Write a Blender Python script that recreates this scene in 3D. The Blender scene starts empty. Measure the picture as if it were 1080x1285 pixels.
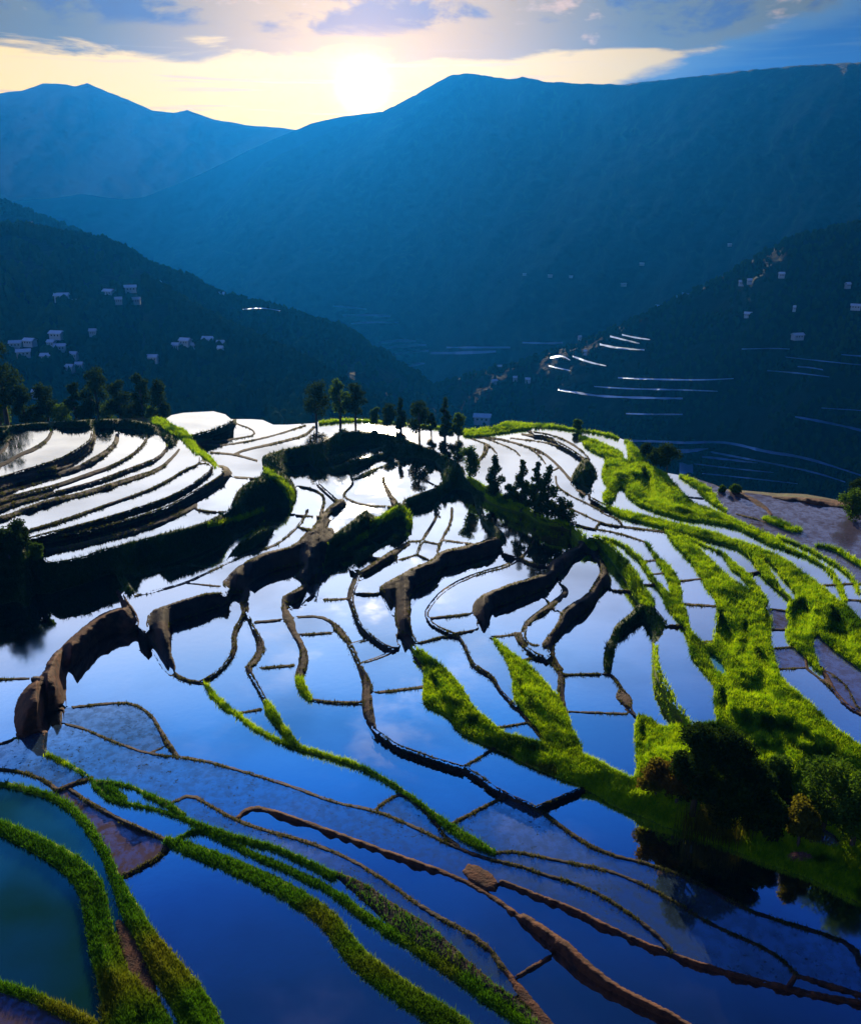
import bpy, math, random
import numpy as np
from mathutils import Vector
R=math.radians
sc=bpy.context.scene
# ---------------------------------------------------------------- camera, sky, sun, exposure
F=1113.0; PITCH=R(20.3); HC=50.0
cam=bpy.data.cameras.new('camera'); camo=bpy.data.objects.new('camera',cam); sc.collection.objects.link(camo)
camo.location=(0,0,HC); camo.rotation_euler=(R(90)-PITCH,0,0)
cam.sensor_fit='VERTICAL'; cam.sensor_height=24; cam.lens=24*F/1285; cam.clip_end=60000; cam.clip_start=0.5
sc.camera=camo
def ray(px,py):
    """direction through a photo pixel; y component of the horizontal is positive"""
    u=px-540.0; v=642.5-py
    return (u, F*math.cos(PITCH)+v*math.sin(PITCH), -F*math.sin(PITCH)+v*math.cos(PITCH))
def nrm(v): return Vector(v).normalized()
SUNV=nrm(ray(455,108))                       # where the sun stands over the ridge
az=math.atan2(SUNV.x,SUNV.y); SEL=R(13.5)
sd_=bpy.data.lights.new('sun','SUN'); sd_.energy=5.0; sd_.angle=R(0.5); sd_.color=(1.0,0.80,0.50)
so=bpy.data.objects.new('sun',sd_); sc.collection.objects.link(so)
L=Vector((math.sin(az)*math.cos(SEL),math.cos(az)*math.cos(SEL),math.sin(SEL)))
so.rotation_euler=L.to_track_quat('Z','Y').to_euler(); so.location=(0,400,300)

class NT:
    def __init__(s,nt): s.nt=nt; s.n=nt.nodes; s.l=nt.links
    def node(s,t,**k):
        n=s.n.new(t)
        for a,b in k.items(): setattr(n,a,b)
        return n
    def put(s,sock,v):
        if hasattr(v,'is_linked') or isinstance(v,bpy.types.NodeSocket): s.l.new(v,sock)
        elif v is not None:
            try: sock.default_value=v
            except Exception: sock.default_value=(v[0],v[1],v[2],1) if hasattr(v,'__len__') else (v,v,v,1)
    def m(s,op,a,b=None,c=None,clamp=False):
        n=s.node('ShaderNodeMath',operation=op,use_clamp=clamp)
        s.put(n.inputs[0],a)
        if b is not None: s.put(n.inputs[1],b)
        if c is not None: s.put(n.inputs[2],c)
        return n.outputs[0]
    def mix(s,f,a,b,bt='MIX'):
        n=s.node('ShaderNodeMix',data_type='RGBA',blend_type=bt); n.clamp_factor=True
        s.put(n.inputs[0],f); s.put(n.inputs[6],a if not isinstance(a,tuple) else a+(1,)*(4-len(a))); s.put(n.inputs[7],b if not isinstance(b,tuple) else b+(1,)*(4-len(b)))
        return n.outputs[2]
    def rng(s,v,a,b,c=0.0,d=1.0,smooth=True):
        n=s.node('ShaderNodeMapRange'); n.interpolation_type='SMOOTHSTEP' if smooth else 'LINEAR'
        for i,x in enumerate((v,a,b,c,d)): s.put(n.inputs[i],x)
        return n.outputs[0]
    def noise(s,vec,scale,detail=4,rough=.5,dist=0.0):
        n=s.node('ShaderNodeTexNoise'); s.put(n.inputs['Vector'],vec) if vec is not None else None
        n.inputs['Scale'].default_value=scale; n.inputs['Detail'].default_value=detail
        n.inputs['Roughness'].default_value=rough; n.inputs['Distortion'].default_value=dist
        return n.outputs['Fac']
    def ramp(s,f,pts,interp='LINEAR'):
        n=s.node('ShaderNodeValToRGB'); cr=n.color_ramp; cr.interpolation=interp
        while len(cr.elements)<len(pts): cr.elements.new(.5)
        for e,(p,c) in zip(cr.elements,pts): e.position=p; e.color=tuple(c)+(1,)
        s.put(n.inputs[0],f); return n.outputs[0]
    def comb(s,x,y,z):
        n=s.node('ShaderNodeCombineXYZ'); s.put(n.inputs[0],x); s.put(n.inputs[1],y); s.put(n.inputs[2],z); return n.outputs[0]

w=bpy.data.worlds.new('World'); sc.world=w; w.use_nodes=True
N=NT(w.node_tree); N.n.clear()
out=N.node('ShaderNodeOutputWorld'); bg=N.node('ShaderNodeBackground')
tc=N.node('ShaderNodeTexCoord').outputs['Generated']
nv=N.node('ShaderNodeVectorMath',operation='NORMALIZE'); N.l.new(tc,nv.inputs[0]); D=nv.outputs[0]
sp=N.node('ShaderNodeSeparateXYZ'); N.l.new(D,sp.inputs[0])
el=N.m('MULTIPLY',N.m('ARCSINE',sp.outputs[2]),180/math.pi)
azn=N.m('MULTIPLY',N.m('ARCTAN2',sp.outputs[0],sp.outputs[1]),180/math.pi)
dt=N.node('ShaderNodeVectorMath',operation='DOT_PRODUCT'); N.l.new(D,dt.inputs[0]); dt.inputs[1].default_value=tuple(SUNV)
ang=N.m('MULTIPLY',N.m('ARCCOSINE',N.m('MINIMUM',dt.outputs['Value'],0.999999)),180/math.pi)
S0=2.2                                        # the ramp holds radiance / S0
def rp(e): return (e+5)/95.0
stops=[(-5,(.20,.20,.15)),(0,(.78,.46,.02)),(4,(.88,.54,.01)),(8,(.84,.50,.03)),(11,(1.05,.85,.5)),(14,(1.05,.90,.66)),(17,(.98,.90,.80)),(21,(.78,.80,.86)),
       (25,(.58,.65,.84)),(29,(.25,.42,.74)),(33,(.05,.22,.60)),(37,(.012,.13,.50)),(42,(.002,.040,.24)),(48,(.0005,.012,.072)),(60,(.001,.010,.06)),(90,(.002,.010,.05))]
base=N.ramp(N.m('DIVIDE',N.m('ADD',el,5.0),95.0),[(rp(e),tuple(x/S0 for x in c)) for e,c in stops])
base=N.mix(1.0,base,(S0,S0,S0),'MULTIPLY')
# away from the sun the sky turns bluer and dimmer
side=N.rng(ang,18.0,75.0)
base=N.mix(side,base,N.mix(1.0,base,(.24,.42,.95),'MULTIPLY'))
rt=N.rng(azn,0.0,24.0)
base=N.mix(rt,base,N.mix(1.0,base,(.40,.45,.58),'MULTIPLY'))
st=N.noise(N.comb(N.m('MULTIPLY',azn,.05),N.m('MULTIPLY',el,1.1),0.0),2.2,4,.5,.2)
# clouds low over the ridges
cv=N.comb(N.m('MULTIPLY',azn,.085),N.m('MULTIPLY',el,.42),3.0)
n1=N.noise(cv,1.6,6,.55,.3)
cv2=N.comb(N.m('MULTIPLY',azn,.13),N.m('MULTIPLY',el,.30),9.0)
n2=N.noise(cv2,1.5,5,.55,.2)
edge=N.m('ADD',el,N.m('MULTIPLY',N.m('SUBTRACT',n1,.5),3.4))
cl=N.m('MULTIPLY',N.rng(edge,6.75,7.35),N.rng(el,13.5,11.0))
ccol=N.mix(N.rng(ang,4.0,17.0),(.42,.23,.005),(.07,.06,.008))
gap=N.rng(n2,.60,.70)
ccol=N.mix(N.m('MULTIPLY',gap,.75),ccol,(.6,.32,.12))
dark=N.rng(N.m('ADD',n2,N.m('MULTIPLY',N.m('SUBTRACT',el,8.3),.075)),.56,.44)
dk=N.m('MULTIPLY',N.rng(n2,.56,.43),N.rng(edge,7.9,8.8))
ccol=N.mix(dk,ccol,(.008,.015,.06))
base=N.mix(N.m('MULTIPLY',cl,.95),base,ccol)
# thin streaks in the bright band
base=N.mix(N.m('MULTIPLY',N.m('MULTIPLY',N.rng(st,.56,.70),N.rng(el,8.0,5.5)),.55),base,(.55,.33,.14))
# cloud spilling over the right hand ridge
rl=N.m('ADD',5.15,N.m('MULTIPLY',N.m('SUBTRACT',azn,9.5),.30))
rl=N.m('ADD',rl,N.m('ADD',N.m('MULTIPLY',N.m('SUBTRACT',n1,.5),2.4),N.m('MULTIPLY',N.m('SUBTRACT',n2,.5),1.2)))
cm=N.m('MULTIPLY',N.rng(N.m('SUBTRACT',rl,el),-.35,.35),N.rng(azn,7.5,10.0))
ucol=N.mix(N.m('MULTIPLY',N.rng(N.m('SUBTRACT',rl,el),0.0,1.6),N.rng(st,.35,.55,.6,1.)),(.05,.08,.12),(.004,.03,.12))
base=N.mix(cm,base,ucol)
# glow and disc of the sun
def gl(a,s,c):
    global base
    g=N.m('MULTIPLY',N.m('EXPONENT',N.m('MULTIPLY',N.m('POWER',N.m('DIVIDE',ang,s),1.5),-1.0)),a)
    v=N.node('ShaderNodeVectorMath',operation='SCALE'); v.inputs[0].default_value=c; N.l.new(g,v.inputs['Scale'])
    base=N.mix(1.0,base,v.outputs[0],'ADD')
gl(.55,5.0,(1.0,.48,.04)); gl(6.0,.75,(1.0,.78,.40))
sky=N.node('ShaderNodeTexSky'); sky.sky_type='NISHITA'; sky.sun_disc=False; sky.sun_elevation=SEL; sky.sun_rotation=az
base=N.mix(1.0,base,N.mix(1.0,sky.outputs[0],(.002,.002,.002),'MULTIPLY'),'ADD')
N.l.new(base,bg.inputs['Color']); bg.inputs['Strength'].default_value=1.0
N.l.new(bg.outputs[0],out.inputs['Surface'])
w.cycles.sampling_method='MANUAL'; w.cycles.sample_map_resolution=1024
sc.view_settings.view_transform='Standard'; sc.view_settings.look='None'; sc.view_settings.exposure=0.7; sc.view_settings.gamma=1
sc.cycles.max_bounces=6; sc.cycles.diffuse_bounces=2; sc.cycles.glossy_bounces=3; sc.cycles.transmission_bounces=3
sc.cycles.transparent_max_bounces=8; sc.cycles.volume_bounces=0; sc.cycles.caustics_reflective=False; sc.cycles.caustics_refractive=False
sc.cycles.sample_clamp_indirect=4.0
def P(s): return [tuple(float(v) for v in p.split()) for p in s.split('|')]
def parse():
    st=[];po=[];cu=[]
    for l in STROKES.strip().splitlines():
        k,r=l.split(' ',1); st.append((k,P(r)))
    for l in POLYS.strip().splitlines():
        k,r=l.split(' ',1); po.append((k,P(r)))
    for l in CUTS.strip().splitlines(): cu.append(P(l))
    return st,po,cu
def smooth_poly(pts,closed,n=1):
    # Chaikin corner cutting keeps the traced shape but rounds it
    for _ in range(n):
        q=[];m=len(pts)
        rng=range(m) if closed else range(m-1)
        if not closed: q.append(pts[0])
        for i in rng:
            a=pts[i];b=pts[(i+1)%m]
            q.append(tuple(.75*u+.25*v for u,v in zip(a,b))); q.append(tuple(.25*u+.75*v for u,v in zip(a,b)))
        if not closed: q.append(pts[-1])
        pts=q
    return pts
FAR=-40.0
def sd_poly(X,Y,pts):
    d=np.full(X.shape,1e9);ins=np.zeros(X.shape,bool);m=len(pts)
    for i in range(m):
        ax,ay=pts[i];bx,by=pts[(i+1)%m]
        dx,dy=bx-ax,by-ay;L=dx*dx+dy*dy+1e-9
        t=np.clip(((X-ax)*dx+(Y-ay)*dy)/L,0,1)
        d=np.minimum(d,np.hypot(X-ax-t*dx,Y-ay-t*dy))
        c=(ay>Y)!=(by>Y)
        with np.errstate(divide='ignore',invalid='ignore'):
            ins^=c&(X<(bx-ax)*(Y-ay)/(by-ay+1e-12)+ax)
    return np.where(ins,d,-d)
def fields(X,Y):
    """signed distance (px, positive = land), and type of the deepest primitive"""
    st,po,cu=parse()
    sd=np.full(X.shape,FAR);ty=np.zeros(X.shape,np.int8)
    codes={'s':1,'r':2,'g':3,'h':4,'b':5}
    xs=X[0];M=24
    def rows(y0,y1,sl):
        Ys=Y[:,sl];r=np.where((Ys.max(1)>=y0)&(Ys.min(1)<=y1))[0]
        return slice(r[0],r[-1]+1) if len(r) else None
    for k,pts in st:
        pts=smooth_poly(pts,False,1)
        for a,b in zip(pts,pts[1:]):
            w=max(a[2],b[2])/2+M
            c=np.searchsorted(xs,[min(a[0],b[0])-w,max(a[0],b[0])+w]);sl=slice(c[0],c[1])
            if c[1]<=c[0]: continue
            rl=rows(min(a[1],b[1])-w,max(a[1],b[1])+w,sl)
            if rl is None: continue
            x=X[rl,sl];y=Y[rl,sl]
            dx,dy=b[0]-a[0],b[1]-a[1]
            t=np.clip(((x-a[0])*dx+(y-a[1])*dy)/(dx*dx+dy*dy+1e-9),0,1)
            v=(a[2]+(b[2]-a[2])*t)/2-np.hypot(x-a[0]-t*dx,y-a[1]-t*dy)
            S=sd[rl,sl];m=v>S;S[m]=v[m];T=ty[rl,sl];T[m]=codes[k]
    for k,pts in po:
        pts=smooth_poly(pts,True,1)
        ax=[p[0] for p in pts];ay=[p[1] for p in pts]
        c=np.searchsorted(xs,[min(ax)-M,max(ax)+M]);sl=slice(c[0],c[1]);rl=rows(min(ay)-M,max(ay)+M,sl)
        v=sd_poly(X[rl,sl],Y[rl,sl],pts);S=sd[rl,sl];m=v>S;S[m]=v[m];T=ty[rl,sl];T[m]=codes[k]
    for pts in cu:
        pts=smooth_poly(pts,True,1)
        ax=[p[0] for p in pts];ay=[p[1] for p in pts]
        c=np.searchsorted(xs,[min(ax)-M,max(ax)+M]);sl=slice(c[0],c[1]);rl=rows(min(ay)-M,max(ay)+M,sl)
        v=-sd_poly(X[rl,sl],Y[rl,sl],pts);S=sd[rl,sl];S[:]=np.minimum(S,v)
    return sd,ty
def label(mask):
    H,W=mask.shape;par=[0]
    def find(a):
        while par[a]!=a: par[a]=par[par[a]];a=par[a]
        return a
    lab=np.zeros((H,W),np.int32);prev=[]
    for r in range(H):
        d=np.diff(np.concatenate(([0],mask[r].astype(np.int8),[0])))
        s=np.where(d==1)[0];e=np.where(d==-1)[0];cur=[];j=0
        for a,b in zip(s,e):
            l=0
            for (pa,pb,pl) in prev:
                if pb<=a: continue
                if pa>=b: break
                q=find(pl)
                if l==0: l=q
                elif q!=l:
                    m=min(q,l);par[max(q,l)]=m;l=m
            if l==0: par.append(len(par));l=len(par)-1
            lab[r,a:b]=l;cur.append((a,b,l))
        prev=cur
    root=np.array([find(i) for i in range(len(par))]);lab=root[lab]
    u,inv=np.unique(lab,return_inverse=True);lab=inv.reshape(lab.shape)
    if u[0]!=0: lab+=1
    return lab
# traced ground plan of the terraces: strokes (x y width) and polygons, in photo pixels, later carried onto the terrain
STROKES = """
s -150 856 3|0 853 3|48 851 3
s 0 607 17|40 595 17|75 583 15|95 572 13|110 560 10|117 552 7|117 544 5
s 147 546 4|146 556 6|135 567 6|115 579 6|98 589 7|60 600 7|20 612 8|-10 622 9|-150 640 9
s -150 625 20|0 607 17
s 183 552 3|181 557 3|168 570 3|140 586 4|110 596 5|71 610 5|31 620 6|4 628 6|-20 636 6|-150 655 6
s 212 559 3|200 575 4|175 585 5|122 605 5|81 616 5|41 626 5|12 634 6|-5 642 6|-150 668 6
s 225 564 2|220 571 3|200 590 5|163 602 6|114 618 6|61 630 6|26 643 7|0 653 7|-150 690 7
s 251 574 2|251 582 2|231 590 2.5|210 604 3|183 617 3|130 635 3|81 653 4|33 667 4|24 670 4
s 251 582 2|258 581 2|265 583 2|267 589 3|249 604 3|220 621 3|200 629 3|163 641 3|122 654 4|41 675 4|34 677 4
s 272 586 3|283 589 8|286 597 12|267 611 14|241 624 11|220 635 8|183 648 6|122 665 6|81 674 6|40 682 6
s 246 634 4|240 638 5|224 646 6|183 663 6|130 677 6|81 689 6|50 692 5
s 288 599 2|322 601 2
s 245 634 3|247 641 2|288 643 2
s 386 640 2.5|383 648 2.5|375 660 2.5|359 675 2.5|343 686 2.5|314 694 2.5|288 705 2.5|261 719 2.5|233 732 2.5|200 741 2.5|170 748 2.5
s 235 732 2|276 736 2
s 362 646 2|404 649 2
s 375 662 2|391 665 2
s 373 610 2|394 614 2.5|407 623 2.5|406 634 2.5|402 647 2.5|406 649 3
s 389 595 2.5|398 606 2.5|410 617 2.5|424 629 3
s 428 633 12|418 641 14|408 651 11|403 660 15|396 668 12
g 195 528 10|203 530 10|215 540 14|230 545 12|238 555 10|247 567 8|262 575 6|272 586 4
h 244 549 8|265 545 11|283 539 12|292 532 9
s 296 532 1.8|316 538 1.8|321 546 1.8|300 550 1.8|281 553 1.8|249 556 1.8
s 383 534 2|343 547 2|302 556 2|267 560 2|250 558 2
s 394 536 3|383 547 3|347 556 3|306 565 3|295 570 2.5
s 265 568 2.5|292 570 2.5|312 575 2.5|328 580 2.5
s 443 606 2|441 611 2|431 620 2|433 626 2|459 635 2|492 636 2
s 481 600 3|481 605 4|488 620 5|495 631 7
s 532 602 1.8|549 611 1.8
s 610 561 6|608 570 5|600 579 3
s 553 638 3|543 658 3|530 678 3|523 696 3
s 512 680 2|530 679 2|551 683 2
s 541 642 2|552 649 2
s 567 638 3|566 656 3|555 675 3|549 692 3
s 555 678 2|598 684 2
s 523 696 2|492 706 2.5|480 712 2
s 523 696 2|537 702 2
s 511 684 7|490 699 12|467 715 12|451 723 9
s 449 720 6|447 728 8|441 742 8|440 754 6|445 770 5|450 783 4|467 800 4|487 813 4|500 814 4|520 823 4|533 840 4
s 463 698 2|480 702 2
s 419 718 4|449 717 4
s 396 753 2.5|438 752 2.5
s 447 745 2.5|477 745 2.5
s 670 677 2|663 690 2.5|652 702 4|628 713 4|620 714 3.5|583 726 3.5|555 742 3.5|541 758 4|534 770 4|539 781 4|555 790 3.5|573 796 3
s 541 776 3|594 770 3
s 627 694 2.5|652 701 2.5
s 652 702 3|672 709 3|692 711 3
g 585 544 9|610 542 10|636 536 14|655 535 8|690 534 5|720 539 4|750 542 4|775 549 5
s 655 545 2.5|691 551 2.5|713 562 3|732 576 3
s 663 541 1.8|698 547 2|726 562 2|739 576 2
s 641 550 1.6|684 555 1.6|706 562 1.6|728 576 1.6
s 600 549 2|624 550 2|660 560 2.5|680 567 2.5|698 582 2.5|713 599 3|721 610 3|737 623 3|758 634 3|776 642 4
s 663 562 1.6|676 571 1.6|684 582 1.6
s 612 551 1.6|645 564 1.6|652 572 1.6
s 590 550 1.6|613 558 1.6|623 569 1.6
s 695 590 2|702 586 2
s 697 598 2|698 610 2|713 621 2|732 630 2|752 640 2|766 644 2
g 728 549 4|745 556 9|758 564 12|775 572 12
g 853 597 3|875 609 8|890 622 14|896 630 6|910 642 3
s 862 624 2|882 626 2
r 915 616 3|930 622 6|945 629 8|960 637 4|967 646 3
r 970 623 4|1000 627 8|1020 631 11|1034 634 8|1065 636 10|1100 645 14|1220 670 14
s 923 645 1.8|943 650 1.8|962 656 1.8
g 958 651 4|973 655 9|991 664 7|1003 666 4
g 976 675 4|999 683 3|1021 694 3|1043 706 3|1061 718 3|1071 730 3|1078 745 3
g 980 686 5|1010 698 3|1034 711 3|1047 724 5|1058 748 5|1060 754 3
g 1024 685 3|1047 689 4|1061 698 5|1080 709 6|1200 760 8
s 1032 735 2.4|1080 732 2.4|1200 735 3
s 1060 753 2.4|1080 754 2.4|1200 770 3
g 756 636 5|788 648 10|816 654 10|843 661 10|871 668 12|900 676 12|921 682 9|947 691 10|960 698 12
g 917 681 5|941 694 8|954 709 10|963 722 12|973 735 6|989 750 3|995 756 3
r 1010 824 4|1012 838 3
r 1028 838 5|1032 841 6|1037 851 6|1047 868 3.5|1061 884 3.5|1080 897 3.5|1200 960 4
s 1028 838 2|1045 847 2|1063 862 2|1071 881 2|1080 894 2.5
s 1010 838 2.5|1032 855 2.5|1045 866 3
s 966 764 2|988 767 2
s 967 790 2|989 790 2
s 966 814 2|993 812 2
s 974 840 2.5|1012 838 2.5
s 934 721 2.5|956 717 2.5
g 834 667 3|860 676 3|884 685 3|908 696 3|919 711 8|934 722 8|947 739 9|958 754 9
g 811 681 2|815 687 2.5|824 702 3|834 711 10|843 726 12|848 742 13|851 753 8|852 760 3
g 828 736 4|832 741 5|841 756 14|852 768 18|858 779 11|861 787 5|866 797 5
g 587 602 8|604 614 12|620 625 14|645 636 9|663 641 6|683 655 7|715 660 5|726 671 8|741 688 14
h 598 628 10|602 640 7|607 653 4|618 662 8|630 675 10|631 684 6
s 696 731 3|709 738 5|709 746 7|696 758 9|678 771 9|664 781 9|656 792 6|658 801 3|664 809 2.5|682 811 2
s 646 795 4|653 807 6|664 816 4|678 823 3|693 834 4|703 844 6|704 855 9|703 877 8|711 897 3
s 614 800 2.5|634 798 2.5|651 795 2.5
s 654 829 3|680 823 3
s 683 750 2.5|690 759 2.5
s 691 766 2.5|706 770 2.5
s 706 847 2.5|727 846 2.5|760 846 2.5
s 571 795 2.5|601 790 2.5
s 558 800 2.5|573 796 3|582 808 3|590 829 4|595 836 5|617 848 4|625 864 4|637 877 4|659 901 4|682 930 4
s 556 799 2.5|512 811 2.5|502 812 2.5
s 617 914 2.5|663 907 2.5
s 711 893 2.5|786 896 2.5
s 580 963 3|600 952 3|622 938 3
g 746 677 4|763 688 12|778 705 14|793 725 16|800 740 18|813 758 16
g 821 808 5|823 834 5|829 851 6|838 866 5|842 875 8|846 884 4|853 891 4|858 900 6|866 910 6
s 836 784 2|860 785 2
s 755 846 3|764 846 3|771 851 3|777 860 4|780 865 4
s 757 657 2|779 661 2|808 665 2|836 668 2
s 700 634 2|720 640 2|752 656 2|779 661 2|800 663 2|836 668 2
s 715 657 2|746 664 2|776 669 2|800 677 2|811 681 2
s 752 656 2.5|746 664 2.5
s 752 641 1.6|757 645 1.6|774 651 1.6|780 659 1.6
g 739 672 2|759 675 2|781 683 2|794 695 4|804 702 4|810 715 4|824 733 4|830 740 4
s 804 705 2|826 703 2
s 815 721 2.4|836 719 2.4
s 808 734 2|826 733 2
s 763 741 2.4|791 741 2.4
s 847 730 2.5|882 726 2.5
s 852 758 2.5|901 761 2.5
s 881 806 3|898 805 3
r 148 740 5|157 757 8|167 773 11
s 171 788 4|187 797 5|197 817 8|210 840 8|230 853 4|257 858 4
g 257 858 4|273 880 8|300 900 5|333 923 5|360 934 5|400 945 5|448 959 4|487 980 5|518 1002 6|541 1021 7|572 1044 12|596 1058 12|619 1070 7
s 250 856 3|277 842 4|295 818 6|293 795 6|307 773 8|309 760 9
s 288 753 3|307 763 3|317 787 5|330 813 10|320 833 12|310 840 7|323 860 4|333 880 6
g 333 880 6|340 893 13|353 913 6|360 920 9|370 935 10
s 320 781 3|355 778 3
s 325 839 3|369 835 3
s 300 895 3|328 890 3
s 357 750 5|357 767 8|363 780 14|367 793 9|380 813 7|382 830 12|375 850 10
g 375 850 10|380 867 9|390 878 5
s 390 878 4|417 882 4|460 882 4
s 368 775 2.5|400 773 3|418 782 4|425 793 12|440 810 6|450 833 5|462 860 12|460 877 12|463 900 13|470 917 5
s 470 917 5|500 937 4|518 943 4|547 953 4|588 965 5|631 996 5|673 1013 5|712 1044 5|754 1070 4|828 1088 4|873 1107 4|932 1140 4|976 1155 4|1050 1177 4|1073 1192 7|1080 1210 6|1120 1260 6
s 370 797 3|420 794 3
s 441 808 2.5|465 802 2.5
s 453 833 3|477 825 3|502 814 3
s 468 870 3.5|535 862 3.5
s 566 1034 4|634 999 4
s 673 1013 4|735 987 4
s 82 889 3|133 883 3|167 882 3|190 897 4|203 920 5|210 933 7|222 950 6
s 188 945 2|208 937 2
s 66 907 3|100 912 3|140 930 3|187 947 3|250 953 3|300 967 3|370 988 3.5|417 1007 3.5|471 1017 3.5|518 1037 4|564 1060 4|603 1076 4|650 1086 4|680 1097 4|717 1107 4|754 1123 4|791 1147 4|828 1177 5|843 1197 6
s 617 1070 4|650 1069 4|680 1076 4|754 1090 4|791 1103 4|836 1125 4|887 1158 4|939 1181 4|976 1199 4|1000 1224 5
s 471 1017 3|480 1008 3|497 998 3|512 999 3|530 1014 4|545 1030 5|556 1048 4|575 1062 4
r 300 1025 6|312 1015 6|331 1015 6|378 1031 6|436 1052 6|502 1076 6|572 1101 7|623 1130 8|666 1165 9|699 1196 8|728 1225 6|773 1251 6|836 1281 6|870 1298 6
r 629 1106 5|680 1127 6|717 1140 6|773 1170 7|836 1196 6|902 1218 6|976 1238 7|1036 1251 6|1080 1258 6|1200 1290 6
r 987 1240 5|998 1225 6
r 1000 1224 5|1050 1240 6|1090 1252 6
s 217 1007 3|240 997 4|267 1013 4|293 1028 4|331 1042 4|378 1054 4|436 1076 4|487 1107 4|533 1142 5|588 1171 5|615 1192 6|634 1219 7
r 634 1219 7|650 1243 14|681 1278 12|700 1300 10
r 648 1226 5|699 1196 6
g 18 927 3|33 937 5|67 950 5|113 975 5|123 993 5|143 1007 5|187 1013 5|233 1028 5|253 1037 8|300 1053 8|347 1064 7|378 1079 8|417 1099 10
s -150 960 3|0 934 3|20 927 3
s -150 962 4|0 965 4|33 970 4|57 980 5|72 992 6
g -150 975 6|0 983 6|33 990 7|67 1000 9|97 1020 10|117 1047 11|133 1073 12|147 1107 14|160 1137 24|180 1173 28|200 1207 40|227 1240 44|247 1273 50|262 1310 55
g -150 1000 14|0 1037 18|33 1053 22|67 1070 24|100 1093 30|117 1120 32|123 1153 32|130 1187 36|140 1220 40|160 1253 70|175 1300 90
g -150 1200 14|0 1237 14|33 1247 14|83 1270 16|110 1283 16|150 1310 16
s 70 993 5|93 983 5|115 976 5
s 88 991 5|127 1017 6|167 1037 6|207 1054 6
s 152 1100 8|163 1097 8|207 1073 8|209 1057 6
g 211 1056 12|250 1070 18|300 1090 20|360 1118 22|413 1153 24|436 1188 26|467 1219 28|518 1254 30|564 1282 30|600 1310 30
g 223 1052 4|250 1040 5|277 1052 7|317 1073 8|358 1089 9|417 1118 10|456 1149 12|518 1188 12|572 1223 14|619 1258 14|658 1284 14|685 1305 14
g 121 981 5|143 983 6|167 988 4|190 1000 6|207 1008 10|231 1022 4
g 135 988 8|155 1002 10
g 402 531 4|440 527 3|500 531 3|560 537 4|587 540 6
h -150 560 34|0 545 26|25 533 16|60 533 14|100 533 15|150 534 17|190 539 17|215 553 16
s 14 552 4|4 566 3|-10 574 4
s 66 541 4|60 552 4|45 563 5|24 571 4|10 580 4|-10 588 5|-150 600 5
"""
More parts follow.
